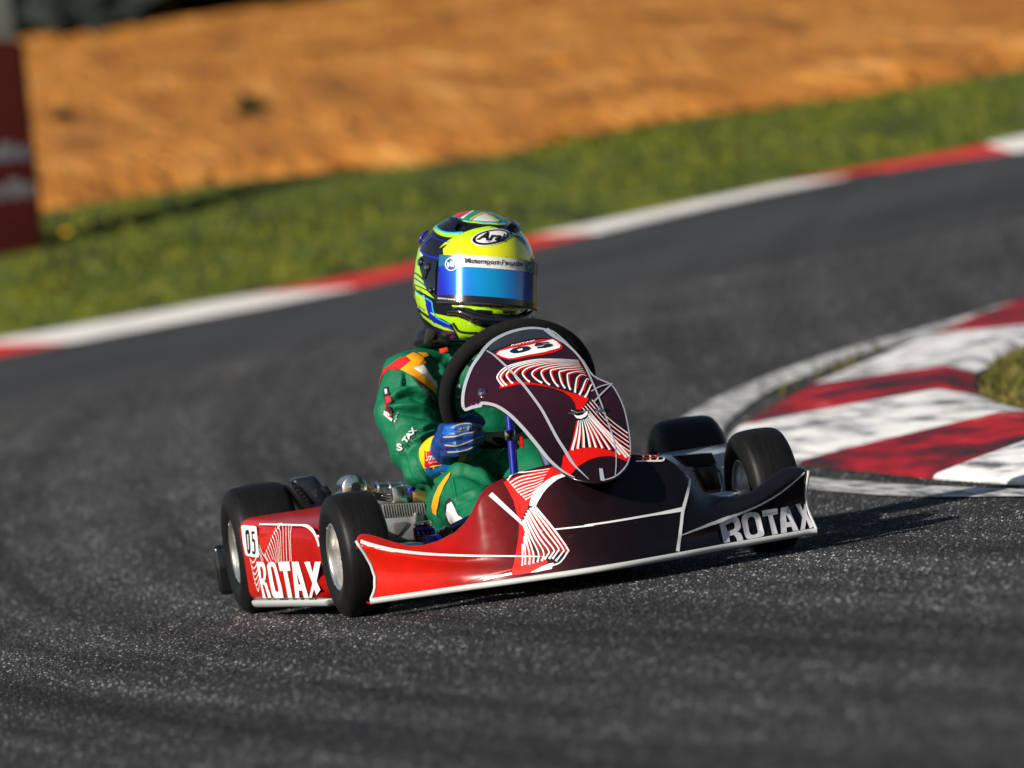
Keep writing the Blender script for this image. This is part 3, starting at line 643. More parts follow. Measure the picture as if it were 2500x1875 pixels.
# white lower lip
lip = [nose_pt(u, .037) + Vector((0, .004, .001)) for u in us]
for s_ in (-1, 1): tube('end_trim', [nose_pt(s_, .04 + .121 * k / 16) + Vector((s_ * .001, .001, 0)) for k in range(17)], .0034, MATS.get('white_plastic') or mat('white_plastic', (.50, .52, .52), .4), nose, 8)
tube('lip_roll', lip, .0066, mat('white_plastic', (.50, .52, .52), .4), nose, 10)
ndecal('red_swirl', [(-.1561,.2353),(-.1507,.2187),(-.1451,.1953),(-.1447,.1682),(-.1454,.1458),(-.1513,.1242),(-.1629,.0945),(-.1715,.0734),(-.1761,.0628),(-.1791,.0502),(-.1613,.0494),(-.1442,.0502),(-.1194,.0584),(-.1074,.0660),(-.1146,.0828),(-.1255,.0912),(-.1296,.1209),(-.1344,.1374),(-.1369,.1501),(-.1249,.1708),(-.1172,.1865),(-.0994,.2086),(-.0814,.2217),(-.0598,.2308),(-.0391,.2344),(-.0253,.2266),(-.0053,.2439),(.0124,.2502),(.0286,.2681),(.0070,.2759),(-.0259,.2719),(-.0322,.2638),(-.0550,.2515),(-.0885,.2476),(-.1283,.2423)], RED)
SW = .0035
nline('swirl_white', [(-.0342,.2314),(-.0536,.2292),(-.0730,.2204),(-.0911,.2074),(-.1054,.1915),(-.1124,.1791)], [(0, .004), (.3, .010), (.7, .015), (1, .012)])
lines = []
for p in ([(-.1476,.2374),(-.1315,.2473),(-.0992,.2481),(-.0635,.2478)], [(-.1446,.2317),(-.1246,.2400),(-.0984,.2419),(-.0678,.2433)], [(-.1415,.2263),(-.1217,.2334),(-.0955,.2356),(-.0723,.2379)], [(-.1389,.2214),(-.1188,.2274),(-.0948,.2293),(-.0768,.2327)], [(-.1360,.2153),(-.1160,.2206),(-.0961,.2235),(-.0800,.2278)], [(-.1332,.2104),(-.1151,.2151),(-.0974,.2178),(-.0832,.2231)], [(-.1297,.2053),(-.1131,.2096),(-.0984,.2130),(-.0876,.2181)], [(-.1259,.2002),(-.1112,.2037),(-.1017,.2078),(-.0930,.2133)], [(-.1229,.1946),(-.1124,.1982),(-.1050,.2027),(-.0994,.2086)]): lines.append((p, [(0, .0045), (.1, .0022), (.7, .0016), (1, .0008)]))
ribbons('swirl_lines', lines, on_nose, WHITE, nose, .0022)
lines = []
for k in range(8):   # comb that bends at the lower right
    q = k / 7
    a = (1625 + 60 * (1 - q) + 0 * q - 55 * q, 700 + 130 * q); b = (1985 - 400 * q, 1080 + 100 * q)
    lines.append((k, a, b))
comb = [[(-.1067,.1759),(-.0843,.1321),(-.0654,.0866),(-.0684,.0781),(-.0858,.0617),(-.1023,.0585)], [(-.1129,.1769),(-.0926,.1333),(-.0738,.0879),(-.0765,.0805),(-.0924,.0660)], [(-.1173,.1764),(-.0998,.1299),(-.0827,.0915),(-.0857,.0830),(-.0979,.0713)], [(-.1224,.1727),(-.1075,.1244),(-.0917,.0895),(-.0945,.0820),(-.1042,.0723)], [(-.1267,.1677),(-.1147,.1209),(-.1016,.0887),(-.1058,.0793),(-.1127,.0724)], [(-.1308,.1616),(-.1213,.1197),(-.1116,.0868),(-.1184,.0699)], [(-.1347,.1554),(-.1280,.1185),(-.1213,.0861),(-.1270,.0690)], [(-.1372,.1491),(-.1331,.1147),(-.1311,.0853),(-.1351,.0679)], [(-.1364,.1287),(-.1386,.1088),(-.1383,.0864),(-.1429,.0668)], [(-.1399,.1225),(-.1437,.1051),(-.1460,.0875),(-.1506,.0676)], [(-.1464,.1078),(-.1504,.0927),(-.1538,.0775),(-.1565,.0662)]]
ribbons('comb_black_lines', [([(a - .004, b) for a, b in p], .005) for p in comb[:7]], on_nose, BLACKV, nose, .0018, 5)  # black print filling the gaps beside the white comb lines
ribbons('comb_lines', [(p, [(0, .0046), (.5, .0028), (.85, .0026), (1, .0042)]) for p in comb], on_nose, WHITE, nose, .0024, 5)
ribbons('comb_red_lines', [([(a + .0045, b - .001) for a, b in p[:4]], .0018) for p in comb[1:7]], on_nose, RED, nose, .0022, 5)
ndecal('swirl_foot', [(-.1442,.0502),(-.1213,.0591),(-.1080,.0627),(-.0972,.0634),(-.1026,.0518),(-.1316,.0495)], WHITE, .002)
nline('swirl_tail', [(-.2325,.0475),(-.2049,.0513),(-.1784,.0537)], [(0, .001), (1, .005)]); nline('swirl_tail', [(-.2673,.0497),(-.2245,.0565),(-.1769,.0618)], [(0, .0008), (1, .003)], RED)
nline('pinstripe', [(-.1854,.2154),(-.1661,.1883),(-.1432,.1556),(-.1274,.1307)], [(0, .010), (.5, .008), (1, .004)], n=4)
nline('pinstripe', [(-.1274,.1307),(-.0937,.1286),(-.0508,.1266),(-.0037,.1248)] + [(-.0240,.1267),(.0257,.1260),(.1011,.1260),(.1528,.1260),(.1905,.1265)], [(0, .0028), (.5, .003), (.8, .0045), (1, .009)], n=4)
nline('pinstripe', [(-.4511,.1586),(-.4281,.1468),(-.3932,.1325),(-.3514,.1200),(-.3095,.1103),(-.2682,.1027),(-.2082,.0934),(-.1464,.0835),(-.1105,.0773)], [(0, .0075), (.3, .0065), (.6, .0042), (1, .002)])
nline('pinstripe', [(.2409,.2118),(.2253,.1825),(.2082,.1524),(.1910,.1236),(.1797,.0962),(.1690,.0699),(.1604,.0461)], [(0, .004), (.4, .007), (.7, .0065), (1, .008)])
nline('pinstripe', [(.1746,.0765),(.2203,.0840),(.2732,.0920),(.3166,.0993),(.3632,.1096),(.4080,.1243),(.4423,.1409),(.4742,.1589)], [(0, .001), (.25, .0065), (.5, .004), (1, .0025)])
ribbons('top_motif', [([(.1147,.2361),(.1399,.2327),(.1697,.2286),(.1768,.2310),(.1789,.2389),(.1760,.2447)], .0035), ([(.1295,.2348),(.1325,.2413),(.1306,.2517)], .003), ([(.1451,.2328),(.1487,.2388),(.1456,.2494)], .003), ([(.1605,.2309),(.1645,.2364),(.1612,.2470)], .003)], on_nose, WHITE, nose, .0022, 5)
ribbons('top_motif_red', [([(.1163,.2421),(.1364,.2391),(.1616,.2369),(.1657,.2409),(.1654,.2464)], .0024), ([(.1343,.2394),(.1365,.2454),(.1348,.2510)], .002), ([(.1494,.2376),(.1519,.2430),(.1498,.2488)], .002)], on_nose, RED, nose, .0023, 5)
def letters(nm, glyphs, fn, m_, parent, off=.002, grid=.012): 
    for g in glyphs: decal(nm, g, fn, m_, parent, off, grid)
letters('letter', [[[(.2657,.0873),(.2999,.0955),(.3077,.0943),(.3117,.0886),(.3140,.0781),(.3135,.0711),(.3094,.0657),(.3038,.0631),(.3098,.0596),(.3126,.0531),(.3126,.0440),(.2988,.0442),(.2986,.0513),(.2947,.0579),(.2867,.0578),(.2831,.0571),(.2829,.0457),(.2682,.0450)], [(.2793,.0811),(.2952,.0847),(.2994,.0820),(.3004,.0742),(.2982,.0705),(.2937,.0688),(.2820,.0674)]],
  [[(.3170,.0827),(.3196,.0924),(.3263,.0974),(.3391,.0984),(.3516,.0965),(.3581,.0924),(.3610,.0859),(.3625,.0503),(.3601,.0462),(.3540,.0446),(.3279,.0441),(.3216,.0456),(.3188,.0511)], [(.3306,.0816),(.3332,.0872),(.3403,.0891),(.3458,.0872),(.3480,.0818),(.3493,.0554),(.3460,.0519),(.3367,.0507),(.3317,.0531),(.3302,.0584)]],
  [[(.3663,.0972),(.4026,.0966),(.4018,.0845),(.3891,.0845),(.3918,.0447),(.3787,.0441),(.3788,.0845),(.3661,.0845)]],
  [[(.4106,.0957),(.4281,.0962),(.4392,.0443),(.4264,.0447),(.4259,.0541),(.4146,.0542),(.4121,.0445),(.3990,.0442),(.4047,.0719)], [(.4196,.0818),(.4175,.0643),(.4255,.0642)]],
  [[(.4452,.0970),(.4562,.0973),(.4597,.0816),(.4657,.0948),(.4689,.0872),(.4676,.0722),(.4771,.0536),(.4745,.0459),(.4649,.0443),(.4627,.0629),(.4535,.0441),(.4433,.0441),(.4546,.0682)]]], on_nose, mat('silver_vinyl', (.62, .62, .66), .3, coat=.3), nose)
# ---- front number panel (moulded sheet)
out = cr([(.0179,.2087),(-.0150,.2159),(-.0414,.2320),(-.0636,.2629),(-.0767,.3003),(-.0892,.3340),(-.1034,.3630),(-.1210,.3831),(-.1428,.3916),(-.1633,.3916),(-.1796,.3884),(-.1793,.4000),(-.1696,.4233),(-.1512,.4521),(-.1264,.4800),(-.0832,.5098),(-.0426,.5244),(-.0047,.5300),(.0246,.5290),(.0479,.5221),(.0620,.5121),(.0735,.4816),(.0883,.4493),(.0966,.4163),(.1256,.3943),(.1326,.3702),(.1331,.3409),(.1247,.3019),(.1127,.2658),(.0998,.2435),(.0822,.2263),(.0517,.2112)], 4, True)
NO = [(p.x, p.y) for p in [Vector((q[0], q[1], 0)) for q in out]]
vs, fs = fill2d([NO], .009)
def on_nas(x, z):
    e = .003; n_ = Vector(((nas_y(x + e, z) - nas_y(x - e, z)) / (2 * e), -1, (nas_y(x, z + e) - nas_y(x, z - e)) / (2 * e))).normalized()
    return Vector((x, nas_y(x, z), z)), n_
panel = K(lay('number_panel', vs, fs, on_nas, NASPAINT, None, 0.)); so = panel.modifiers.new('t', 'SOLIDIFY'); so.thickness = .0035; so.offset = -1
def pdecal(nm, pts, m_, off=.0012, grid=.012): return decal(nm, pts, on_nas, m_, panel, off, grid)
def pline(nm, pts, w, m_=WHITE, off=.0016, n=6): return ribbon(nm, pts, w, on_nas, m_, panel, off, n)
SILV = mat('pale_vinyl', (.36, .38, .43), .3, coat=.4)
i0 = len(NO) - 4
E_ = [Vector((p[0], p[1])) for p in NO]; inn = []
for k in range(len(E_)):
    t = (E_[(k + 1) % len(E_)] - E_[k - 1]).normalized(); nn = Vector((-t.y, t.x)); c = sum(E_, Vector((0, 0))) / len(E_)
    if nn.dot(c - E_[k]) < 0: nn = -nn
    inn.append(E_[k] + nn * .0028)
lw = []
for k in range(4, 110):
    pass
pline('edge_trim', [tuple(p) for p in inn[6:]], [(0, .002), (.06, .008), (.3, .0055), (.5, .005), (.7, .0035), (1, .002)], SILV, n=0)
pline('crease_line', [(-.0930,.4950),(-.0823,.4795),(-.0697,.4563),(-.0579,.4307),(-.0476,.4016),(-.0377,.3657),(-.0334,.3326),(-.0300,.3031),(-.0248,.2780),(-.0209,.2553),(-.0143,.2388),(-.0016,.2160)], [(0, .003), (.3, .0055), (.8, .0065), (1, .001)], SILV, .0026)
pline('crease_line', [(.0469,.5191),(.0508,.5068),(.0567,.4972),(.0667,.4826),(.0776,.4634),(.0844,.4408),(.0861,.4065),(.0862,.3637),(.0836,.3259),(.0811,.2884),(.0755,.2627),(.0640,.2357),(.0513,.2123)], [(0, .014), (.12, .009), (.3, .005), (.6, .0035), (1, .0015)], SILV, .0026)
pline('crease_line', [(.0712,.3626),(.0975,.3777),(.1275,.3931)], .0028, SILV, .0026); pline('crease_line', [(.0761,.3843),(.0987,.3911),(.1277,.3935)], .0022, SILV, .0026)
pdecal('brim', [(-.0811,.5080),(-.0455,.5202),(-.0082,.5251),(.0220,.5237),(.0422,.5192),(.0475,.5056),(.0513,.4980),(.0299,.5042),(.0009,.5058),(-.0353,.5026),(-.0657,.4969),(-.0885,.4936)], mat('brim_grey', (.020, .020, .026), .3, coat=.4))
pdecal('plate_border', [(-.0820,.4863),(-.0729,.4927),(-.0474,.4980),(-.0138,.5011),(.0238,.5023),(.0495,.4988),(.0559,.4922),(.0566,.4826),(.0523,.4770),(.0340,.4730),(.0056,.4716),(-.0192,.4720),(-.0466,.4705),(-.0595,.4711),(-.0723,.4775)], RED, .0012, .006)
pdecal('number_plate', [(-.0792,.4858),(-.0701,.4904),(-.0446,.4924),(-.0081,.4932),(.0237,.4957),(.0450,.4976),(.0501,.4917),(.0521,.4832),(.0475,.4791),(.0166,.4758),(-.0225,.4750),(-.0521,.4732),(-.0605,.4742),(-.0711,.4795)], WHITE, .0026, .006)
pdecal('digit', [[(-.0531,.4864),(-.0430,.4906),(-.0289,.4918),(-.0159,.4913),(-.0106,.4893),(-.0100,.4863),(-.0157,.4833),(-.0272,.4813),(-.0380,.4807),(-.0469,.4814),(-.0526,.4837)], [(-.0380,.4879),(-.0283,.4893),(-.0252,.4872),(-.0276,.4851),(-.0355,.4843)]], NAVY, .0038, .004)
pdecal('digit', [(.0081,.4942),(.0324,.4931),(.0321,.4908),(.0177,.4911),(.0156,.4897),(.0320,.4895),(.0366,.4876),(.0348,.4852),(.0281,.4837),(.0168,.4831),(.0021,.4844),(.0027,.4866),(.0145,.4863),(.0192,.4871),(.0186,.4882),(.0003,.4884),(.0008,.4905)], NAVY, .0038, .004)
lettering('plate_lettering', 'ROTAX', [(-.0441,.4955),(.0098,.4984),(.0098,.5014),(-.0406,.4983)], on_nas, WHITE, panel, .0036, bold=.03)
pdecal('red_band', [(-.1011,.4180),(-.0936,.4277),(-.0700,.4276),(-.0393,.4222),(-.0103,.4112),(.0142,.3989),(.0371,.3873),(.0468,.3827),(.0618,.3790),(.0653,.3709),(.0479,.3582),(.0388,.3524),(.0307,.3552),(.0333,.3667),(.0298,.3801),(.0191,.3930),(-.0015,.4051),(-.0310,.4153),(-.0618,.4209),(-.0907,.4186)], RED)
W_ = [(0, .0042), (.2, .0030), (.45, .0021), (.7, .0011), (1, .0004)]
ribbons('swirl_lines', [(p, W_) for p in ([(-.0909,.4207),(-.0950,.4297),(-.0941,.4431),(-.0678,.4588),(-.0128,.4639),(.0357,.4577),(.0761,.4493)], [(-.0843,.4213),(-.0885,.4298),(-.0881,.4422),(-.0627,.4569),(-.0098,.4619),(.0369,.4557),(.0758,.4475)], [(-.0717,.4234),(-.0760,.4317),(-.0757,.4437),(-.0524,.4557),(-.0037,.4591),(.0396,.4532),(.0759,.4455)], [(-.0561,.4243),(-.0606,.4323),(-.0605,.4436),(-.0396,.4535),(.0041,.4559),(.0434,.4504),(.0758,.4432)], [(-.0384,.4216),(-.0439,.4301),(-.0446,.4423),(-.0259,.4505),(.0127,.4523),(.0472,.4473),(.0759,.4407)], [(-.0152,.4158),(-.0242,.4249),(-.0277,.4374),(-.0110,.4457),(.0225,.4481),(.0521,.4438),(.0764,.4379)], [(-.0020,.4093),(-.0083,.4204),(-.0088,.4368),(.0050,.4426),(.0325,.4436),(.0573,.4399),(.0773,.4346)], [(.0138,.4035),(.0087,.4164),(.0101,.4357),(.0210,.4390),(.0423,.4387),(.0621,.4355),(.0781,.4308)], [(.0255,.3983),(.0229,.4113),(.0266,.4309),(.0354,.4334),(.0516,.4335),(.0667,.4307),(.0786,.4267)], [(.0350,.3935),(.0353,.4056),(.0412,.4241),(.0483,.4269),(.0598,.4277),(.0706,.4256),(.0790,.4221)], [(.0415,.3868),(.0468,.3969),(.0564,.4128),(.0623,.4176),(.0692,.4202),(.0752,.4190),(.0795,.4161)], [(.0485,.3813),(.0577,.3898),(.0704,.4039),(.0746,.4080),(.0776,.4103),(.0802,.4097),(.0815,.4072)], [(.0575,.3747),(.0662,.3820),(.0781,.3942),(.0817,.3968),(.0836,.3983),(.0859,.3975),(.0870,.3951)])], on_nas, WHITE, panel, .0022, 5)
ribbons('swirl_red_lines', [(p, [(0, .003), (.3, .0022), (.6, .001), (1, .0004)]) for p in ([(-.0923,.4272),(-.0914,.4407),(-.0651,.4563),(-.0100,.4614),(.0386,.4552),(.0791,.4468)], [(-.0858,.4274),(-.0854,.4397),(-.0600,.4544),(-.0070,.4594),(.0399,.4532),(.0788,.4450)], [(-.0733,.4293),(-.0729,.4412),(-.0497,.4532),(-.0008,.4566),(.0426,.4507),(.0789,.4430)], [(-.0578,.4298),(-.0577,.4411),(-.0368,.4510),(.0070,.4534),(.0463,.4479),(.0788,.4407)], [(-.0411,.4277),(-.0418,.4398),(-.0231,.4480),(.0156,.4498),(.0502,.4448),(.0789,.4382)], [(-.0214,.4224),(-.0249,.4349),(-.0082,.4432),(.0254,.4456),(.0551,.4413),(.0794,.4354)], [(-.0055,.4179),(-.0060,.4343),(.0078,.4401),(.0354,.4411),(.0602,.4374),(.0803,.4321)], [(.0116,.4140),(.0130,.4332),(.0239,.4365),(.0453,.4362),(.0650,.4330),(.0811,.4283)], [(.0258,.4089),(.0295,.4284),(.0383,.4309),(.0546,.4310),(.0697,.4282),(.0816,.4242)], [(.0383,.4031),(.0442,.4217),(.0513,.4244),(.0628,.4252),(.0736,.4231),(.0820,.4196)], [(.0498,.3944),(.0593,.4103),(.0653,.4151),(.0722,.4177),(.0782,.4165),(.0825,.4136)], [(.0607,.3873),(.0734,.4014),(.0776,.4055),(.0806,.4078),(.0832,.4072),(.0845,.4047)])], on_nas, RED, panel, .0018, 5)
ribbons('fan_lines', [(p, [(0, .0015), (.5, .0035), (1, .0042)]) for p in ([(.0254,.3321),(.0086,.3044),(-.0108,.2769)], [(.0289,.3316),(.0162,.3045),(.0009,.2780)], [(.0327,.3319),(.0246,.3048),(.0139,.2782)], [(.0366,.3322),(.0327,.3045),(.0263,.2772)], [(.0400,.3326),(.0401,.3033),(.0376,.2746)], [(.0428,.3335),(.0480,.3021),(.0502,.2714)], [(.0456,.3353),(.0564,.3004),(.0640,.2662)], [(.0481,.3376),(.0666,.2951),(.0809,.2534)], [(.0502,.3404),(.0730,.2928),(.0912,.2459)], [(.0523,.3430),(.0774,.2945),(.0980,.2470)])], on_nas, WHITE, panel, .0022, 6)
ribbons('fan_red_lines', [(p, [(0, .001), (.5, .0026), (1, .003)]) for p in ([(.0220,.3326),(.0052,.3049),(-.0141,.2774)], [(.0254,.3321),(.0128,.3051),(-.0025,.2785)], [(.0293,.3324),(.0211,.3053),(.0105,.2788)], [(.0403,.3316),(.0364,.3039),(.0300,.2767)], [(.0437,.3320),(.0439,.3028),(.0414,.2741)], [(.0465,.3329),(.0518,.3016),(.0540,.2708)], [(.0494,.3347),(.0602,.2998),(.0677,.2656)], [(.0518,.3370),(.0704,.2945),(.0847,.2528)], [(.0540,.3398),(.0768,.2922),(.0950,.2453)], [(.0561,.3424),(.0812,.2940),(.1019,.2464)])], on_nas, RED, panel, .0018, 6)
ribbons('fan_lines', [(p, [(0, .0018), (.5, .0011), (1, .0022)]) for p in ([(.0700,.3679),(.0888,.3265),(.1158,.2920)], [(.0634,.3649),(.0834,.3199),(.1129,.2831)], [(.0569,.3616),(.0782,.3134),(.1101,.2740)], [(.0505,.3583),(.0729,.3068),(.1072,.2651)], [(.0441,.3550),(.0678,.3002),(.1044,.2560)])], on_nas, WHITE, panel, .0022, 6)
ribbons('fan_red_lines', [(p, [(0, .0006), (.5, .0008), (1, .0014)]) for p in ([(.0700,.3652),(.0888,.3238),(.1158,.2894)], [(.0634,.3622),(.0833,.3173),(.1129,.2805)], [(.0569,.3589),(.0782,.3107),(.1101,.2713)], [(.0505,.3556),(.0729,.3041),(.1072,.2625)], [(.0441,.3523),(.0678,.2976),(.1044,.2534)])], on_nas, RED, panel, .0018, 6)
pdecal('red_base_band', [(-.0332,.2671),(-.0208,.2769),(-.0021,.2789),(.0247,.2777),(.0501,.2721),(.0734,.2608),(.0957,.2452),(.0897,.2384),(.0730,.2493),(.0611,.2545),(.0387,.2568),(.0145,.2538),(-.0119,.2446),(-.0319,.2310),(-.0491,.2397),(-.0393,.2559)], RED, .0014)
pdecal('crescent', [(.0206,.3445),(.0286,.3406),(.0382,.3413),(.0511,.3483),(.0526,.3463),(.0440,.3373),(.0317,.3338),(.0235,.3369)], WHITE, .0026)
pline('tick', [(.0303,.2331),(.0271,.2215),(.0241,.2092)], [(0, .007), (1, .0085)], SILV, .0026)
for q in [(-.1345,-.0200,.4150),(.0767,-.0200,.3448)]:
    e_ = Vector(q); hh = on_nas(e_.x, e_.z); lathe('panel_pin', [(.0005, -.012), (.004, -.011), (.0045, -.006), (.009, -.004), (.010, 0), (.0005, .001)], STEEL, panel, 14, Matrix.Translation(hh[0]) @ hh[1].to_track_quat('X', 'Z').to_matrix().to_4x4() @ Matrix.Rotation(math.pi, 4, 'Y'))
tube('pin_clip', [on_nas(*p)[0] + Vector((0, -.006, 0)) for p in [(.0108,.3500),(.0273,.3484),(.0416,.3491),(.0575,.3505)]], .0016, STEEL, panel, 6); tube('pin_clip', [on_nas(*p)[0] + Vector((0, -.007, 0)) for p in [(.0188,.3555),(.0300,.3493),(.0416,.3491)]], .0014, STEEL, panel, 6)
# ---- steering wheel
TILT = math.radians(31); WC = Vector((-.003, .215, .405))
WX = Vector((1, 0, 0)); WY = Vector((0, -math.sin(TILT), math.cos(TILT))); WN = WX.cross(WY)
srot = math.radians(-4)
def wheel_pt(a, r=.150, cut=-.108):
    x, y = r * math.cos(a), r * math.sin(a)
    if y < cut: y = cut - .02 * math.tanh((cut - y) / .06)
    x, y = x * math.cos(srot) - y * math.sin(srot), x * math.sin(srot) + y * math.cos(srot)
    return WC + WX * x + WY * y
sw = empty('steering_wheel', WC); K(sw)
PI_ = Matrix.Translation(-WC)
def SWP(o): o.parent = sw; o.matrix_parent_inverse = PI_; return o
SUEDE = mat('black_suede', (.007, .0068, .007), .95, spec=.2, var=.25, vscale=90, bump=.5, bscale=900)
SWP(tube('grip', [wheel_pt(2 * math.pi * k / 96) for k in range(96)], .0172, SUEDE, None, 16, True, 1.0))
V, F = [], []
for a in (math.radians(184), math.radians(-4), math.radians(270)): tube_geo([WC + WN * .004, WC.lerp(wheel_pt(a), .5) + WN * .002, wheel_pt(a)], [.022, .017, .016], 10, False, .3, V, F)
lathe_geo([(.001, -.006), (.032, -.006), (.034, 0), (.032, .006), (.001, .006)], 28, Matrix.Translation(WC) @ WN.to_track_quat('X', 'Z').to_matrix().to_4x4(), V, F)
SWP(obj('spokes', V, F, BLK, None, sharp=40))
st = []
for k in range(40):
    a = math.radians(232 + k * 1.9); p = wheel_pt(a); q = wheel_pt(a + .02); st.append(p + Vector((0, -.0135, .0085 if k % 2 else .0035)))
SWP(tube('stitching', st, .0009, mat('stitch_grey', (.3, .3, .3), .7), None, 5))
K(tube('steering_column', [WC, WC + Vector((0, -.30, -.22)), (0, -.18, .06)], .010, STEEL, None, 12))
for a, b, r_, m_ in (((-.055, .07, .355), (-.083, .03, .05), .009, BLUEF), ((.055, .07, .355), (.083, .03, .05), .009, BLUEF), ((-.020, .00, .31), (.012, -.16, .10), .008, PALEBLUE)): K(tube('column_support', [a, Vector(a).lerp(Vector(b), .5), b], r_, m_, None, 12))
bm = bmesh.new(); boxc(bm, (-.062, .062, .318), (.022, .02, .022), .004); kb_('support_bolt', bm, STEEL)
bm = bmesh.new(); boxc(bm, (-.040, .06, .300), (.006, .02, .022), .002); kb_('red_clamp', bm, RED)
# ---- sidepods
def sidepod(s):
    V4 = [(s * .478, .175), (s * .5500, .728), (s * .33, .728), (s * .35, .175)]
    bm = bmesh.new()
    if s > 0: V4 = [(.50, .47), (.548, .728), (.36, .728), (.36, .47)]
    hull_box(bm, [(x, y, .034) for x, y in V4] + [(x, y, .188 + .026 * (y - .175) / .55) for x, y in V4], .026, 5)
    if s > 0: bmesh.ops.reverse_faces(bm, faces=bm.faces)
    return kb_('sidepod', bm, PODPAINT if s < 0 else mat('sidepod_pale', (.30, .33, .38), .25, coat=.4, grad=('X', [(.33, (.45, .47, .5)), (.46, (.40, .43, .48)), (.5, (.05, .01, .015)), (.56, (.02, .01, .015))])), sharp=60)
pod = sidepod(-1); podr = sidepod(1)
def on_pod(y, z): return Vector((pod_x(y) - .0004, y, z)), Vector((-.992, .128, 0)).normalized() * Vector((1, -1, 1)).y * -1 if False else Vector((-.9918, -.128, 0))
def sdecal(nm, pts, m_, off=.0015): return decal(nm, pts, on_pod, m_, pod, off * .5, 0)
sdecal('number_plate_edge', [(.6899,.1976),(.6843,.2005),(.6663,.2014),(.5779,.1983),(.5699,.1955),(.5825,.1343),(.5894,.1303),(.6025,.1295),(.6798,.1338),(.6898,.1375),(.6950,.1625)], BLACKV, .0016)
sdecal('number_plate', [(.6869,.1971),(.6816,.1996),(.6651,.2005),(.5808,.1974),(.5734,.1949),(.5854,.1347),(.5911,.1314),(.6019,.1306),(.6776,.1349),(.6862,.1384),(.6915,.1629)], WHITE, .0024)
sdecal('digit', [[(.6623,.1848),(.6533,.1897),(.6415,.1909),(.6332,.1886),(.6314,.1799),(.6402,.1484),(.6472,.1412),(.6566,.1383),(.6656,.1395),(.6683,.1464)], [(.6512,.1802),(.6463,.1819),(.6425,.1801),(.6522,.1496),(.6570,.1467),(.6592,.1485)]], BLACKV, .0032)
sdecal('digit', [(.6146,.1874),(.5917,.1858),(.5937,.1804),(.6085,.1810),(.6122,.1711),(.6016,.1701),(.5974,.1660),(.6034,.1457),(.6101,.1390),(.6192,.1369),(.6325,.1388),(.6324,.1449),(.6228,.1450),(.6206,.1432),(.6150,.1447),(.6090,.1621),(.6112,.1639),(.6218,.1649)], BLACKV, .0032)
sdecal('letter', [[(.6131,.1214),(.5687,.1215),(.5564,.1178),(.5511,.1069),(.5551,.0935),(.5651,.0834),(.5766,.0796),(.5598,.0755),(.5539,.0641),(.5411,.0452),(.5649,.0448),(.5736,.0643),(.5801,.0729),(.5943,.0729),(.5825,.0444),(.6030,.0445)], [(.5907,.1113),(.5759,.1107),(.5711,.1048),(.5735,.0913),(.5812,.0857),(.5947,.0842)]], WHITE, .0026)
sdecal('letter', [[(.5377,.1114),(.5279,.1180),(.5083,.1210),(.4890,.1204),(.4744,.1153),(.4674,.1018),(.4535,.0659),(.4523,.0443),(.5181,.0442),(.5324,.0528),(.5366,.0776)], [(.5123,.1089),(.5013,.1120),(.4935,.1088),(.4889,.0997),(.4784,.0660),(.4810,.0581),(.4914,.0562),(.5038,.0594),(.5092,.0819)]], WHITE, .0026)
sdecal('letter', [(.4531,.1201),(.3721,.1203),(.3713,.1011),(.3963,.1009),(.3870,.0445),(.4181,.0442),(.4249,.1011),(.4492,.1008)], WHITE, .0026)
sdecal('letter', [[(.3526,.1193),(.3047,.1193),(.2697,.0435),(.3026,.0437),(.3078,.0588),(.3331,.0590),(.3366,.0434),(.3643,.0435)], [(.3309,.0986),(.3281,.0714),(.3113,.0713)]], WHITE, .0026)
sdecal('letter', [(.2622,.1185),(.2224,.1187),(.2145,.0956),(.1845,.1183),(.1452,.1180),(.1949,.0777),(.1767,.0599),(.2097,.0490),(.2210,.0624),(.2494,.0430),(.2657,.0440),(.2260,.0735)], WHITE, .0026)
sdecal('red_flash', [(.5773,.1771),(.5325,.1721),(.4797,.1827),(.4248,.1978),(.4082,.1998),(.4513,.1847),(.5083,.1583),(.5400,.1429),(.5710,.1590)], mat('bright_red_vinyl', (.62, .02, .006), .25, coat=.4), .0014)
ln = []
for k in range(11):
    q = k / 10; t = (560 + 165 * q, 1010 - 320 * q); e = (610 + 215 * q, 1110 + 60 * q)
    ln.append(k)
fan = [[(.4099,.1965),(.3811,.1995),(.3839,.1839),(.3978,.1527),(.4093,.1204)], [(.4194,.1932),(.4047,.1841),(.4156,.1529),(.4264,.1206)], [(.4373,.1890),(.4237,.1776),(.4288,.1486),(.4372,.1207)], [(.4519,.1835),(.4389,.1711),(.4405,.1442),(.4466,.1207)], [(.4676,.1759),(.4552,.1623),(.4522,.1398),(.4543,.1208)], [(.4834,.1682),(.4704,.1557),(.4638,.1355),(.4619,.1197)], [(.4977,.1605),(.4860,.1469),(.4767,.1288),(.4685,.1175)], [(.5122,.1539),(.5005,.1403),(.4869,.1244)], [(.5265,.1461),(.5173,.1337),(.5036,.1223)], [(.5408,.1384),(.5320,.1282),(.5230,.1214)], [(.3538,.1969),(.3623,.1836),(.3770,.1525),(.3892,.1203)], [(.3361,.1967),(.3469,.1745),(.3562,.1479),(.3661,.1201)], [(.3156,.1960),(.3323,.1788),(.3446,.1522),(.3553,.1200)]]
ribbons('fan_lines', [(p, [(0, .010), (.15, .0035), (1, .0022)]) for p in fan[:10]], on_pod, WHITE, pod, .0009, 4); ribbons('fan_lines', [(p, .003) for p in fan[10:]], on_pod, WHITE, pod, .0009, 4)
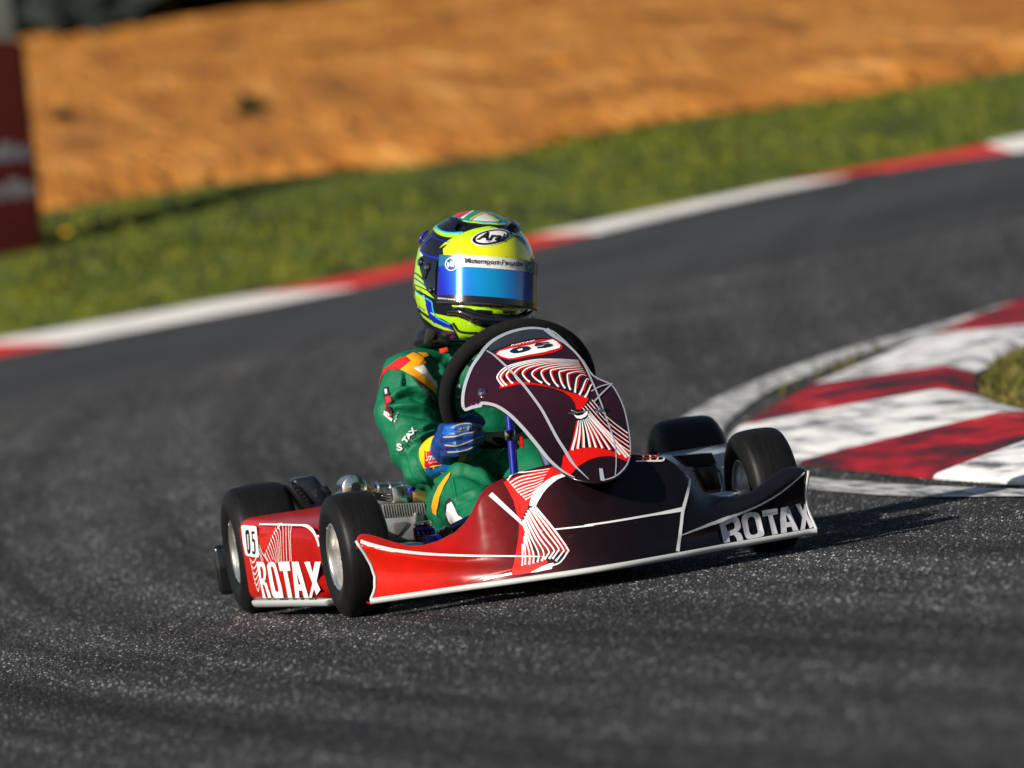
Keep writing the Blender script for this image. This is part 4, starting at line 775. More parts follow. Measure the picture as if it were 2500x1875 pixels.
ribbons('chevrons', [(p, .0026) for p in ([(.6577,.1304),(.6486,.0873),(.6334,.0589),(.6138,.0780)], [(.5722,.1567),(.5608,.1408),(.5393,.1294),(.5277,.1214)], [(.5773,.1500),(.5711,.1364),(.5625,.1228)], [(.5821,.1410),(.5774,.1320),(.5743,.1229)], [(.6521,.1258),(.6377,.1200),(.6101,.1300)], [(.6523,.1134),(.6379,.1076),(.6082,.1187)], [(.6534,.1009),(.6365,.0951),(.6094,.1074)], [(.6514,.0896),(.6385,.0838),(.6106,.0961)], [(.6495,.0782),(.6366,.0725),(.6118,.0848)])], on_pod, WHITE, pod, .0009, 3)
ribbon('edge_stripe', [(.2332,.1950),(.1967,.1917),(.1640,.1813),(.1456,.1657),(.1385,.1502)], [(0, .004), (.5, .012), (1, .012)], on_pod, WHITE, pod, .002); 
bm = bmesh.new(); hull_box(bm, [(-.470, .20, .022), (-.542, .715, .022), (-.34, .715, .022), (-.35, .20, .022), (-.475, .185, .039), (-.5475, .722, .039), (-.34, .722, .039), (-.35, .185, .039)], .008, 3); kb_('sidepod_sill', bm, mat('sill_plastic', (.42, .46, .46), .4), pod)
ribbon('top_stripe', [(.5487,.2011),(.4708,.1997),(.3934,.1983),(.3090,.1968),(.2330,.1952)], .0035, on_pod, WHITE, pod, .0014)
# ---- rear bumper, engine, intake box, radiator
bm = bmesh.new(); hull_box(bm, [(-.548, 1.13, .042), (.548, 1.13, .042), (.53, 1.20, .042), (-.53, 1.20, .042), (-.548, 1.13, .152), (.548, 1.13, .152), (.53, 1.20, .152), (-.53, 1.20, .152)], .012, 3); kb_('rear_bumper', bm, GLOSSBLK)
eng = empty('engine', (-.26, .74, .12)); K(eng); EPI = Matrix.Translation((.26, -.74, -.12))
def EN(o): o.parent = eng; o.matrix_parent_inverse = EPI; return o
def eb(nm, boxes, m_, bev=.004):
    bm = bmesh.new()
    for c, s_ in boxes: boxc(bm, c, s_, min(bev, min(s_) * .3))
    return EN(bobj(nm, bm, m_))
eb('crankcase', [((-.27, .76, .12), (.16, .17, .12)), ((-.255, .68, .195), (.08, .05, .035)), ((-.20, .74, .20), (.06, .08, .04))], GREYC, .012)
def cyl(V, F, a, b, r, n=28):
    a, b = Vector(a), Vector(b); d = b - a; l = d.length
    lathe_geo([(.0005, 0), (r * .8, 0), (r, .003), (r, l - .003), (r * .8, l), (.0005, l)], n, Matrix.Translation(a) @ d.to_track_quat('X', 'Z').to_matrix().to_4x4(), V, F); return V, F
V, F = [], []
P_ = [(-.3058,.7000,.2471),(-.2952,.7000,.2416),(-.3182,.7000,.2342),(-.2716,.7000,.2521),(-.2586,.7000,.2319),(-.2278,.7000,.2215),(-.2097,.7000,.2267),(-.2406,.7000,.2132)]
cyl(V, F, Vector(P_[1]) + Vector((0, -.03, 0)), Vector(P_[1]) + Vector((0, .06, 0)), .027); cyl(V, F, Vector(P_[1]) + Vector((-.008, -.012, -.012)), Vector(P_[1]) + Vector((-.04, .03, -.03)), .020)
cyl(V, F, Vector(P_[3]) + Vector((-.012, -.02, -.006)), Vector(P_[3]) + Vector((-.012, .05, -.006)), .016)
cyl(V, F, Vector(P_[4]), Vector(P_[6]) + Vector((.06, .02, -.010)), .0145); cyl(V, F, Vector(P_[7]) + Vector((0, -.01, 0)), Vector(P_[7]) + Vector((.09, 0, -.012)), .012)
for k in range(4): q = Vector(P_[4]).lerp(Vector(P_[6]) + Vector((.05, .02, -.01)), .1 + .27 * k); cyl(V, F, q, q + Vector((.007, .001, -.001)), .018)
EN(obj('cylinder_head', V, F, ALU, None, sharp=40)); 
EN(lathe('ignition_cap', [(.0005, -.006), (.010, -.006), (.012, -.001), (.010, .006), (.0005, .01)], BLK, None, 18, Matrix.Translation(Vector(P_[1]) + Vector((0, -.036, 0))) @ Matrix.Rotation(math.pi / 2, 4, 'Z')))
bm = bmesh.new(); hull_box(bm, [Vector(p) + Vector((0, d, 0)) for d in (0, .03) for p in [(-.2669,.6900,.2491),(-.2332,.6900,.2280),(-.2326,.6900,.2166),(-.2670,.6900,.2332)]], .003); EN(bobj('side_cover', bm, BRASS))
bm = bmesh.new(); hull_box(bm, [Vector(p) + Vector((0, d, 0)) for d in (0, .05) for p in [(-.1865,.6000,.2179),(-.1529,.6000,.2144),(-.1552,.6000,.1898),(-.1877,.6000,.1948)]], .004); EN(bobj('carburettor', bm, BRASS))
eb('reed_block', [((-.215, .62, .205), (.03, .04, .055))], ALU)
V, F = [], []
for k in range(3):
    a = Vector([(-.2675,.6200,.2164)][0]) + Vector((0, .004 * k, .006 * k)); tube_geo(cr([a, a + Vector((.02, .0, -.008)), a + Vector((.05, .01, -.012)), a + Vector((.075, .02, -.004))], 5), .0028, 7, False, 1, V, F)
EN(obj('hoses', V, F, BLK))
# finned casing in front of the engine
fin = empty('finned_casing', (-.23, .5, .16)); K(fin); FPI = Matrix.Translation((.23, -.5, -.16))
def FN(o): o.parent = fin; o.matrix_parent_inverse = FPI; return o
bq = [(-.2766,.4800,.2055),(-.1850,.4800,.1950),(-.1867,.4800,.1682),(-.2777,.4800,.1751),(-.2787,.4800,.1293),(-.1964,.4800,.1202)]
bm = bmesh.new(); hull_box(bm, [Vector(p) + Vector((0, d, 0)) for d in (.008, .09) for p in (bq[0], bq[1], bq[2], bq[3])], .004); FN(bobj('casing', bm, DARKM))
for k in range(17):
    t = (k + .5) / 17; a = Vector(bq[0]).lerp(Vector(bq[1]), t); b = Vector(bq[3]).lerp(Vector(bq[2]), t)
    bm = bmesh.new(); boxc(bm, (a + b) / 2 + Vector((0, .002, 0)), (.0026, .018, (a - b).length * .96), .0008, Matrix.Rotation(math.radians(-1), 3, 'Y')); FN(bobj('fin', bm, GREYC))
bm = bmesh.new(); hull_box(bm, [Vector(p) + Vector((0, d, 0)) for d in (0, .012) for p in [(-.2788,.4750,.1784),(-.1894,.4750,.1717),(-.1941,.4750,.1175),(-.2779,.4750,.1245)]], .005); FN(bobj('front_plate', bm, mat('grey_plate', (.33, .34, .34), .42, .6, var=.15, vscale=40, bump=.2, bscale=200)))
bm = bmesh.new(); hull_box(bm, [Vector(p) + Vector((0, d, 0)) for d in (0, .004) for p in [(-.2616,.4700,.1621),(-.2290,.4700,.1613),(-.2273,.4700,.1563),(-.2588,.4700,.1299)]], .002); FN(bobj('recess', bm, mat('recess_grey', (.12, .12, .12), .5, .5)))
bm = bmesh.new(); hull_box(bm, [Vector(p) + Vector((0, d, 0)) for d in (0, .014) for p in [(-.2151,.4600,.1774),(-.2066,.4600,.1784),(-.2074,.4600,.1656),(-.2172,.4600,.1483)]], .004); FN(bobj('bracket', bm, GREYC))
# intake silencer
bm = bmesh.new(); hull_box(bm, [Vector(p) + Vector((0, d, 0)) for d in (0, .11) for p in [(-.4008,.8600,.2692),(-.3916,.8600,.2765),(-.3439,.8600,.2769),(-.3150,.8600,.2381),(-.3175,.8600,.2289),(-.3430,.8600,.1915),(-.3632,.8600,.2038)][:0]] or [Vector(p) + Vector((0, d, 0)) for d in (0, .10) for p in [(-.3977,.8600,.2744),(-.3439,.8600,.2769),(-.3137,.8600,.2237),(-.3500,.8600,.1834)]], .010, 3)
air = kb_('intake_silencer', bm, mat('navy_plastic', (.010, .012, .020), .22, spec=.6, coat=.4))
bm = bmesh.new(); hull_box(bm, [Vector(p) + Vector((0, d, 0)) for d in (-.004, .09) for p in [(-.4063,.8650,.2631),(-.3958,.8650,.2707),(-.3568,.8650,.2097),(-.3697,.8650,.1864)]], .006); kb_('silencer_side', bm, BLK, air)
for k in range(5):
    t = .12 + .155 * k; a = Vector([(-.3947,.8550,.2641)][0]).lerp(Vector([(-.3626,.8550,.2129)][0]), t)
    bm = bmesh.new(); boxc(bm, a, (.009, .006, .008), .002, Matrix.Rotation(math.radians(40), 3, 'Y')); bobj('vent_slot', bm, GLOSSBLK, air)
bm = bmesh.new(); hull_box(bm, [Vector(p) + Vector((0, d, 0)) for d in (-.012, .05) for p in [(-.3447,.8550,.2514),(-.3244,.8550,.2506),(-.3151,.8550,.2354),(-.3265,.8550,.2211)]], .005); bobj('inlet', bm, GLOSSBLK, air)
# radiator on the kart's left
rad = empty('radiator', (.40, .4, .15)); K(rad); RPI = Matrix.Translation((-.40, -.4, -.15))
def RD(o): o.parent = rad; o.matrix_parent_inverse = RPI; return o
rq = [(.3402,.3400,.2140),(.4110,.3400,.2090),(.4169,.3400,.1851),(.3677,.3400,.1847)]
bm = bmesh.new(); hull_box(bm, [Vector(p) + Vector((0, d, 0)) for d in (.006, .09) for p in rq], .003); RD(bobj('core', bm, BLK))
for k in range(12):
    t = (k + .5) / 12; a = Vector(rq[0]).lerp(Vector(rq[1]), t); b = Vector(rq[3]).lerp(Vector(rq[2]), t)
    bm = bmesh.new(); hull_box(bm, [a + Vector((-.0016, 0, 0)), a + Vector((.0016, 0, 0)), b + Vector((.0016, 0, 0)), b + Vector((-.0016, 0, 0))] + [q + Vector((0, .02, 0)) for q in (a + Vector((-.0016, 0, 0)), a + Vector((.0016, 0, 0)), b + Vector((.0016, 0, 0)), b + Vector((-.0016, 0, 0)))], .0006, 1); RD(bobj('fin', bm, DARKM))
bm = bmesh.new(); hull_box(bm, [Vector(p) + Vector((0, d, 0)) for d in (0, .05) for p in [(.3697,.3350,.1835),(.4154,.3350,.1849),(.4194,.3350,.1241),(.3877,.3350,.1268)]], .005); RD(bobj('side_tank', bm, BLK))
RD(tube('coolant_hose', cr([(.4068,.3000,.1742),(.4134,.3000,.1690),(.4157,.3000,.1519),(.4140,.3000,.1376),(.4101,.3000,.1235)], 6), .0045, PALEBLUE, None, 10))
# small fittings seen over the nose at the kart's right
bt = [(-.2714,.0600,.1471),(-.2692,.0600,.1617)]
V, F = cyl([], [], Vector(bt[0]) + Vector((0, 0, -.05)), bt[1], .021); K(obj('fluid_reservoir', V, F, GLOSSBLK, None, sharp=40))
V, F = cyl([], [], Vector(bt[1]) + Vector((0, 0, .0)), Vector(bt[1]) + Vector((0, 0, .009)), .018); K(obj('reservoir_cap', V, F, STEEL, None, sharp=40))
K(tube('reservoir_bracket', cr([(-.2869,.0350,.1543),(-.2798,.0350,.1551),(-.2579,.0350,.1533),(-.2540,.0350,.1481),(-.2555,.0350,.1276),(-.2576,.0350,.1095)], 4), .0042, BLUEF, None, 8))
K(tube('tie_rod', [(-.2401,.0300,.1379),(-.2237,.0300,.1458),(-.1845,.0300,.1581),(-.1427,.0300,.1712)], .0085, mat('blued_steel', (.03, .035, .10), .18, .8), None, 12))
for q in [(-.2402,.0200,.1415),(-.2291,.0200,.1455)]: V, F = cyl([], [], Vector(q) + Vector((0, -.012, 0)), Vector(q) + Vector((0, .012, 0)), .010, 14); K(obj('rod_end', V, F, STEEL, None, sharp=40))
K(tube('pedal_link', [(-.2255,.0800,.1364),(-.1907,.0800,.1495),(-.1373,.0800,.1689)], .006, STEEL, None, 10))
# seat
V, F = [], []
for i in range(13):
    v = i / 12
    for j in range(17):
        u = j / 8 - 1; zc_ = .05 + .27 * v ** 1.6; yc_ = .50 + .32 * min(1, v * 1.5) + .05 * v; wd = .155 + .02 * math.sin(v * 3)
        V.append((wd * u * (1 - .1 * u * u), yc_ - .10 * abs(u) ** 2.5, zc_ + .07 * abs(u) ** 3 * (1 - v)))
for i in range(12):
    for j in range(16): F.append((17 * i + j, 17 * i + j + 1, 17 * i + 18 + j, 17 * i + 17 + j))
seat = K(obj('seat', V, F, GLOSSBLK)); so = seat.modifiers.new('t', 'SOLIDIFY'); so.thickness = .006
K(tube('seat_stay', [(-.16, .62, .26), (-.2, .78, .15), (-.22, .93, .10)], .008, BLUEF, None, 8))
# ================================================================== the driver
GREEN = mat('green_suit', (.001, .125, .056), .6, spec=.28, var=.12, vscale=30, bump=.55, bscale=42, bdist=.006)
SRED = mat('suit_red', (.52, .010, .012), .6, spec=.3, bump=.25, bscale=700)
SYEL = mat('suit_yellow', (.80, .33, .008), .6, spec=.3, bump=.25, bscale=700)
SYEL2 = mat('cuff_yellow', (.80, .50, .004), .6, spec=.3, bump=.25, bscale=700)
SWHT = mat('suit_white', (.66, .66, .68), .6, bump=.25, bscale=700)
SBLK = mat('suit_black', (.012, .010, .010), .75, bump=.5, bscale=900)
SBLU = mat('cuff_blue', (.006, .12, .42), .5, bump=.25, bscale=700)
GLOVE = mat('blue_glove', (.002, .036, .18), .42, spec=.45, var=.35, vscale=60, bump=.5, bscale=90, bdist=.003)
GOLD = mat('glove_piping', (.42, .34, .20), .6)
ORNG = mat('orange_tab', (.75, .05, .01), .35, coat=.3)
VD = (.186, .982, -.03)
man = empty('person', (0, .62, .05)); tag(man, 'person in green racing suit and lime helmet gripping the kart steering wheel', 'person')
MPI = Matrix.Translation((0, -.62, -.05))
def PN(o, parent=None):
    if o: o.parent = parent or man; o.matrix_parent_inverse = MPI if not parent else Matrix()
    return o
sh = Vector([(-.1837,.5700,.4521)][0]); el = Vector([(-.1772,.4600,.2692)][0]); wr = Vector([(-.1615,.3000,.2922)][0])
kn = Vector([(-.1310,.2600,.2088)][0]); hipR = Vector((-.085, .66, .13)); ank = Vector((-.105, -.06, .10))
kn2 = Vector([(-.0020,.2600,.2380)][0])
V, F = [], []
capsule([(0, .70, .13), (0, .70, .24), (0, .67, .36), (0, .635, .445)], [.125, .12, .125, .105], V, F, 22)
capsule([(-.10, .64, .43), (.10, .64, .43)], [.085, .085], V, F, 18)                      # shoulders
capsule([(0, .64, .47), (.004, .60, .56)], [.065, .058], V, F, 14)                        # neck
capsule([(-.09, .625, .455), sh + Vector((.02, 0, .0)), sh.lerp(el, .33) + Vector((-.012, 0, 0)), sh.lerp(el, .7) + Vector((-.008, 0, -.002)), el], [.062, .066, .062, .057, .052], V, F, 18)
capsule([el, el.lerp(wr, .35) + Vector((0, 0, -.006)), el.lerp(wr, .75), wr], [.053, .050, .042, .036], V, F, 18)
shL = Vector((.150, .61, .42)); elL = Vector((.165, .46, .28)); wrL = Vector((.145, .29, .31))
capsule([(.09, .625, .455), shL, shL.lerp(elL, .5), elL], [.062, .062, .056, .050], V, F, 18); capsule([elL, elL.lerp(wrL, .5), wrL], [.050, .046, .038], V, F, 16)
for h, k, a in ((hipR, kn, ank), (Vector((.085, .66, .13)), kn2, Vector((.105, -.06, .10)))):
    capsule([h, h.lerp(k, .5) + Vector((0, 0, .004)), k + Vector((0, .02, -.004)), k], [.085, .078, .068, .062], V, F, 18); capsule([k, k.lerp(a, .35) + Vector((0, .0, -.012)), k.lerp(a, .8), a], [.061, .058, .046, .042], V, F, 16)
body = PN(remesh('suit', V, F, .0047, GREEN, None, 12, .5))
me = body.data; nrm = [v.normal.copy() for v in me.vertices]
axA = (el - sh).normalized(); axF = (wr - el).normalized()
FOLDS = [(cr([(a, b, 0) for a, b in q], 5), am, sg * .8) for q, am, sg in (([(-.2190,.4201),(-.1992,.4310),(-.1749,.4313),(-.1527,.4180),(-.1331,.4001)], .009, .0075), ([(-.2237,.4028),(-.1920,.3986),(-.1611,.3894),(-.1338,.3693)], .008, .008), ([(-.1970,.4456),(-.1909,.4586),(-.1911,.4706)], .004, .006), ([(-.1832,.4694),(-.1678,.4511),(-.1547,.4312),(-.1421,.4074)], .004, .009),
 ([(-.1759,.3506),(-.1595,.3521),(-.1325,.3440)], .006, .008), ([(-.2013,.3247),(-.1758,.3337),(-.1529,.3381),(-.1350,.3364)], .009, .009), ([(-.2022,.3083),(-.2037,.2827),(-.1959,.2557),(-.1735,.2311)], .009, .010), ([(-.2192,.3062),(-.2166,.2847),(-.2069,.2621),(-.1887,.2405)], .006, .008), ([(-.1892,.3158),(-.1888,.2946),(-.1842,.2704),(-.1757,.2479),(-.1588,.2336)], .006, .007), ([(-.2326,.4370),(-.2257,.4161),(-.2228,.3957),(-.2234,.3719)], .004, .010),
 ([(-.1479,.2603),(-.1195,.2594),(-.0931,.2461),(-.0701,.2250)], .006, .009), ([(-.1569,.1940),(-.1271,.2023),(-.0979,.2072),(-.0659,.2151)], .006, .008), ([(-.1504,.1744),(-.1244,.1891),(-.0972,.1965)], .005, .007), ([(-.1537,.2378),(-.1522,.2166),(-.1498,.1929),(-.1461,.1783)], .004, .006), ([(-.0998,.4727),(-.1061,.4578),(-.1012,.4371)], .006, .010), ([(-.0598,.2819),(-.0360,.2971),(-.0045,.2994)], .007, .009), ([(-.0009,.2588),(.0199,.2697),(.0416,.2711)], .006, .010), ([(-.1090,.2660),(-.0744,.2747),(-.0440,.2561)], .006, .009))]
FB = [(min(q.x for q in l) - 5 * sg, max(q.x for q in l) + 5 * sg, min(q.y for q in l) - 5 * sg, max(q.y for q in l) + 5 * sg) for l, am, sg in FOLDS]
FY = [.5, .5, .5, .5, .45, .42, .42, .42, .42, .5, .3, .28, .28, .3, .5, .45, .4, .3]
def fold_at(p, n_):
    s = 0
    if n_.y > .45: return 0
    for (ln_, am, sg), y0, bb in zip(FOLDS, FY, FB):
        if abs(p.y - y0) > .17: continue
        x = p.x - (p.y - y0) * .189; z = p.z + (p.y - y0) * .03
        if x < bb[0] or x > bb[1] or z < bb[2] or z > bb[3]: continue
        best = 9; sd = 0; tt = 0
        for i, (a, b) in enumerate(zip(ln_, ln_[1:])):
            dx, dz = b.x - a.x, b.y - a.y; L2 = dx * dx + dz * dz; t = max(0, min(1, ((x - a.x) * dx + (z - a.y) * dz) / L2)); ex, ez = x - a.x - dx * t, z - a.y - dz * t; d2 = ex * ex + ez * ez
            if d2 < best: best = d2; sd = dx * ez - dz * ex; tt = (i + t) / (len(ln_) - 1)
        d = math.sqrt(best) * (1 if sd > 0 else -1); w_ = 2.0 * am * (.25 + .75 * math.sin(math.pi * min(1, max(0, tt))))
        if abs(d) < 5 * sg: s += w_ * (math.exp(-(d / sg) ** 2) - .8 * math.exp(-((d + 1.7 * sg) / (1.1 * sg)) ** 2))
    return s
for v, n_ in zip(me.vertices, nrm):
    p = v.co
    # cloth folds: broad creases that run across the limbs, deepest at elbow, armpit and knee
    d_el = (p - el).length; d_kn = min((p - kn).length, (p - kn2).length); d_ap = (p - (sh + Vector((.05, 0, -.09)))).length
    amp = .0035 + .0075 * math.exp(-(d_el / .085) ** 2) + .006 * math.exp(-(d_ap / .09) ** 2) + .003 * math.exp(-(d_kn / .10) ** 2)
    q = Vector((p.x * 7, p.y * 7, p.z * 7)); wv = noise.noise(q) * 1.6
    t = (p - sh).dot(axA)
    f = math.sin(t * 105 + wv * 5 + p.x * 32 + p.y * 25); f = f * abs(f) ** .3
    g = noise.noise(Vector((p.x * 16 + 3, p.y * 16, p.z * 26)))
    v.co = p + n_ * (amp * (.30 * f + .8 * g) + fold_at(p, n_))
me.update()
sbv = bvh_of(body); on_suit = front_on(sbv, .5, VD); on_leg = front_on(sbv, .3, VD)
def bdecal(nm, pts, m_, off=.0022, grid=.007, fn=None): return decal(nm, pts, fn or on_suit, m_, body, off, grid)
bdecal('shoulder_red', [(-.2452,.4469),(-.2405,.4581),(-.2317,.4697),(-.2159,.4803),(-.1922,.4771),(-.1740,.4899),(-.1655,.4926),(-.1742,.5019),(-.1884,.5020),(-.2059,.4927),(-.2255,.4837),(-.2377,.4697),(-.2463,.4531)], SRED)
bdecal('shoulder_red', [(-.2104,.4831),(-.1912,.4770),(-.1656,.4920),(-.1751,.5028),(-.1929,.4987)], SRED)
bdecal('shoulder_yellow', [(-.1912,.4770),(-.1656,.4920),(-.1751,.5028),(-.1591,.5080),(-.1408,.4959),(-.1368,.4823),(-.1621,.4752),(-.1493,.4663),(-.1232,.4384),(-.1248,.4148),(-.1422,.4333),(-.1633,.4544),(-.1738,.4650)], SYEL, .0026)
bdecal('collar_white', [(-.1631,.4753),(-.1422,.4797),(-.1338,.4619),(-.1207,.4420),(-.1219,.4273),(-.1394,.4518)], SWHT, .003)
bdecal('shoulder_yellow', [(-.1513,.5064),(-.1335,.5037),(-.1286,.4960),(-.1389,.4946)], SYEL, .003)
bdecal('stretch_panel', [(-.1672,.4550),(-.1529,.4429),(-.1352,.4263),(-.1250,.4138),(-.1253,.3849),(-.1304,.3917),(-.1443,.4197),(-.1574,.4396)], SBLK, .0026)
bdecal('sleeve_badge', [(-.2310,.4448),(-.2217,.4453),(-.2227,.4356),(-.2195,.4171),(-.2235,.4038),(-.2217,.3896),(-.2212,.3726),(-.2391,.3883),(-.2343,.3995),(-.2312,.4169),(-.2335,.4312)], SBLK, .0026)
bdecal('sleeve_badge_red', [(-.2296,.4237),(-.2208,.4243),(-.2194,.4151),(-.2283,.4125),(-.2250,.3941),(-.2293,.3927),(-.2324,.4092)], SRED, .0034)
bdecal('sleeve_badge_white', [(-.2373,.3960),(-.2272,.3934),(-.2216,.3767),(-.2232,.3729),(-.2391,.3883)], SWHT, .0034); bdecal('sleeve_badge_white', [(-.2297,.4406),(-.2251,.4399),(-.2256,.4300),(-.2299,.4287)], SWHT, .0034)
lettering('sleeve_lettering', 'XAR', [(-.2243,.3791),(-.2356,.3881),(-.2328,.3933),(-.2214,.3846)], on_suit, SRED, body, .004, bold=.03)
lettering('sleeve_lettering', 'Vary', [(-.2218,.3727),(-.2095,.3967),(-.2050,.3930),(-.2171,.3690)], on_suit, SWHT, body, .003, shear=.3)
lettering('sleeve_lettering', 'S', [(-.2216,.3109),(-.2087,.3090),(-.2104,.3242),(-.2203,.3257)], on_suit, SWHT, body, .0034, bold=.04)
lettering('sleeve_lettering', 'TAX', [(-.2017,.3219),(-.1727,.3463),(-.1828,.3528),(-.2086,.3299)], on_suit, SWHT, body, .0034, bold=.05)
lettering('sleeve_lettering', 'O I N G', [(-.2015,.3099),(-.1675,.3405),(-.1718,.3458),(-.2051,.3154)], on_suit, mat('dark_print', (.004, .02, .014), .6), body, .0034, bold=.01)
lettering('chest_lettering', 'mini', [(-.0857,.4258),(-.0713,.4206),(-.0695,.4293),(-.0834,.4344)], on_suit, SWHT, body, .003); lettering('chest_lettering', 'V', [(-.0910,.4176),(-.0853,.4187),(-.0845,.4266),(-.0892,.4253)], on_suit, SWHT, body, .003, bold=.05)
bdecal('leg_stripe', [(-.1512,.2538),(-.1645,.2442),(-.1812,.2280),(-.1936,.2089),(-.2022,.1916),(-.2031,.1777),(-.1947,.1706),(-.1887,.1871),(-.1809,.2070),(-.1697,.2263),(-.1564,.2429)], SYEL, .0026, .007, on_leg)
bdecal('knee_black', [(-.1709,.1949),(-.1616,.2012),(-.1539,.1977),(-.1562,.1903),(-.1675,.1862),(-.1726,.1683),(-.1656,.1439),(-.1683,.1420),(-.1763,.1596),(-.1751,.1781)], SBLK, .0026, .007, on_leg)
bdecal('knee_white', [(-.1669,.1896),(-.1571,.1921),(-.1516,.1814),(-.1461,.1631),(-.1377,.1560),(-.1421,.1426),(-.1613,.1409),(-.1700,.1539),(-.1734,.1708)], SWHT, .0030, .007, on_leg)
ribbon('seam', [(-.1506,.2420),(-.1496,.2255),(-.1489,.2067),(-.1475,.1925)], .0012, on_leg, mat('seam_thread', (.02, .2, .11), .7), body, .0028); ribbon('seam', [(.0066,.3025),(.0027,.2771),(.0005,.2515)], .0012, on_suit, MATS['seam_thread'], body, .0028)
# ---- cuff
cm = (wr - el).normalized()
cq = wr - cm * .012; c0 = wr - cm * .045; c2 = wr + cm * .02
cuff = PN(tube('cuff', [c0 - cm * .006, c0, c0.lerp(c2, .3), c0.lerp(c2, .7), c2, c2 + cm * .004], [.042, .0455, .0465, .045, .043, .038], SYEL2, None, 32))
cbv = bvh_of(cuff); on_cuff = front_on(cbv, .3, VD)
decal('cuff_red', [(-.2001,.3061),(-.1598,.3065),(-.1366,.3029),(-.1411,.2733),(-.1984,.2708),(-.2051,.2737)], on_cuff, SRED, cuff, .0012, .006)
decal('cuff_blue', [(-.2054,.2714),(-.1983,.2717),(-.1409,.2746),(-.1457,.2436),(-.2013,.2521)], on_cuff, SBLU, cuff, .0016, .006)
lettering('cuff_lettering', 'minka', [(-.1990,.2856),(-.1524,.2848),(-.1506,.2969),(-.1938,.2977)], on_cuff, SWHT, cuff, .0022, bold=.03, shear=.2)
lettering('cuff_lettering', 'exclusive racing', [(-.1937,.2785),(-.1486,.2786),(-.1481,.2818),(-.1932,.2817)], on_cuff, SWHT, cuff, .0022)
# ---- gloves
def glove(mir, name):
    a0 = math.radians(208); rim = [wheel_pt(a0 + math.radians(d) , .150) for d in (26, 13, 2, -9)]   # where each finger lies on the rim, index on top
    ctr = wheel_pt(a0); V, F = [], []
    fw = Vector((0, -1, 0))
    def m3(p): return Vector((-p.x - .006, p.y, p.z)) if mir else Vector(p)
    W_ = wr if not mir else Vector((-wrL.x, wrL.y, wrL.z)); fd = cm if not mir else Vector((.1, -.8, .05)).normalized()
    base = [(-.1649,.2350,.3463),(-.1684,.2350,.3302),(-.1689,.2350,.3135),(-.1643,.2350,.2981)]; mid = [(-.1510,.1800,.3460),(-.1538,.1800,.3278),(-.1532,.1800,.3121),(-.1504,.1800,.2979)]; tipm = [(-.1218,.1780,.3445),(-.1207,.1780,.3257),(-.1227,.1780,.3123),(-.1267,.1780,.2992)]; tip = [(-.0988,.2050,.3381),(-.0924,.2050,.3215),(-.0989,.2050,.3117),(-.1107,.2050,.2997)]; rr = [.0106, .0108, .0104, .0096]
    for b, m_, t1, t, r in zip(base, mid, tipm, tip, rr):
        b, m_, t1, t = Vector(b), Vector(m_), Vector(t1), Vector(t)
        capsule([m3(p) for p in (b, b.lerp(m_, .6) + Vector((-.004, -.010, .0)), m_, t1, t, t + Vector((-.006, .018, 0)))], [r * 1.08, r * 1.1, r * 1.06, r, r * .92, r * .8], V, F, 12)
    pk = Vector([(-.1599,.2500,.3220)][0])
    capsule([m3(W_), m3(W_.lerp(pk, .45)), m3(pk)], [.034, .033, .029], V, F, 16)
    for b in base: capsule([m3(W_.lerp(pk, .4)), m3(Vector(b))], [.024, .0135], V, F, 12)
    th = [Vector(p) for p in [(-.1474,.2620,.3378),(-.1189,.2620,.3542),(-.1005,.2620,.3563),(-.0827,.2620,.3487)]]
    capsule([m3(p) for p in th], [.017, .0145, .0135, .0115], V, F, 12)
    return PN(remesh(name, V, F, .0024, GLOVE, None, 1, .5))
gR = glove(False, 'glove'); gL = glove(True, 'glove')
me = gR.data
for v in me.vertices:
    p = v.co; v.co = p + v.normal * .0011 * (noise.noise(p * 95) + .6 * noise.noise(Vector((p.x * 40, p.y * 40, p.z * 190))))
me.update()
gbv = bvh_of(gR); on_glove = front_on(gbv, .2, VD)
ribbons('glove_piping', [(p, .0022) for p in ([(-.1746,.3310),(-.1521,.3286),(-.1278,.3308),(-.1097,.3319),(-.1036,.3389)], [(-.1742,.3143),(-.1530,.3095),(-.1307,.3116),(-.1141,.3159)], [(-.1705,.2990),(-.1489,.2967),(-.1268,.2982),(-.1121,.3029)], [(-.1488,.3497),(-.1286,.3515),(-.1112,.3479),(-.1054,.3401)], [(-.1162,.3153),(-.1015,.3199),(-.0914,.3213)])], on_glove, GOLD, gR, .0010, 5)
decal('knuckle_patch', [(-.1708,.3491),(-.1672,.3534),(-.1486,.3512),(-.1288,.3501),(-.1115,.3463),(-.1062,.3392),(-.1086,.3327),(-.1257,.3314),(-.1515,.3320),(-.1713,.3331),(-.1763,.3391)], on_glove, mat('glove_light_blue', (.006, .10, .42), .4, bump=.3, bscale=300), gR, .0008, .006)
lettering('glove_lettering', '-273', [(-.1498,.3365),(-.1179,.3367),(-.1167,.3448),(-.1477,.3440)], on_glove, GOLD, gR, .0018, bold=.03, shear=.3)
ribbon('cuff_piping', [(-.1891,.2482),(-.1787,.2547),(-.1654,.2643),(-.1538,.2706),(-.1398,.2778),(-.1132,.2818)], .0030, on_glove, GOLD, gR, .0014)
# ---- boots
for s in (-1, 1):
    V, F = [], []; a = ank if s < 0 else Vector((.105, -.06, .10))
    capsule([a + Vector((0, .03, .03)), a, a + Vector((0, -.02, -.02))], [.046, .045, .043], V, F, 14); capsule([a + Vector((0, .0, -.03)), a + Vector((0, -.09, .01)), a + Vector((0, -.13, .05))], [.038, .036, .028], V, F, 14)
    PN(remesh('boot', V, F, .006, mat('black_boot', (.012, .012, .014), .45, bump=.2), None, 5))
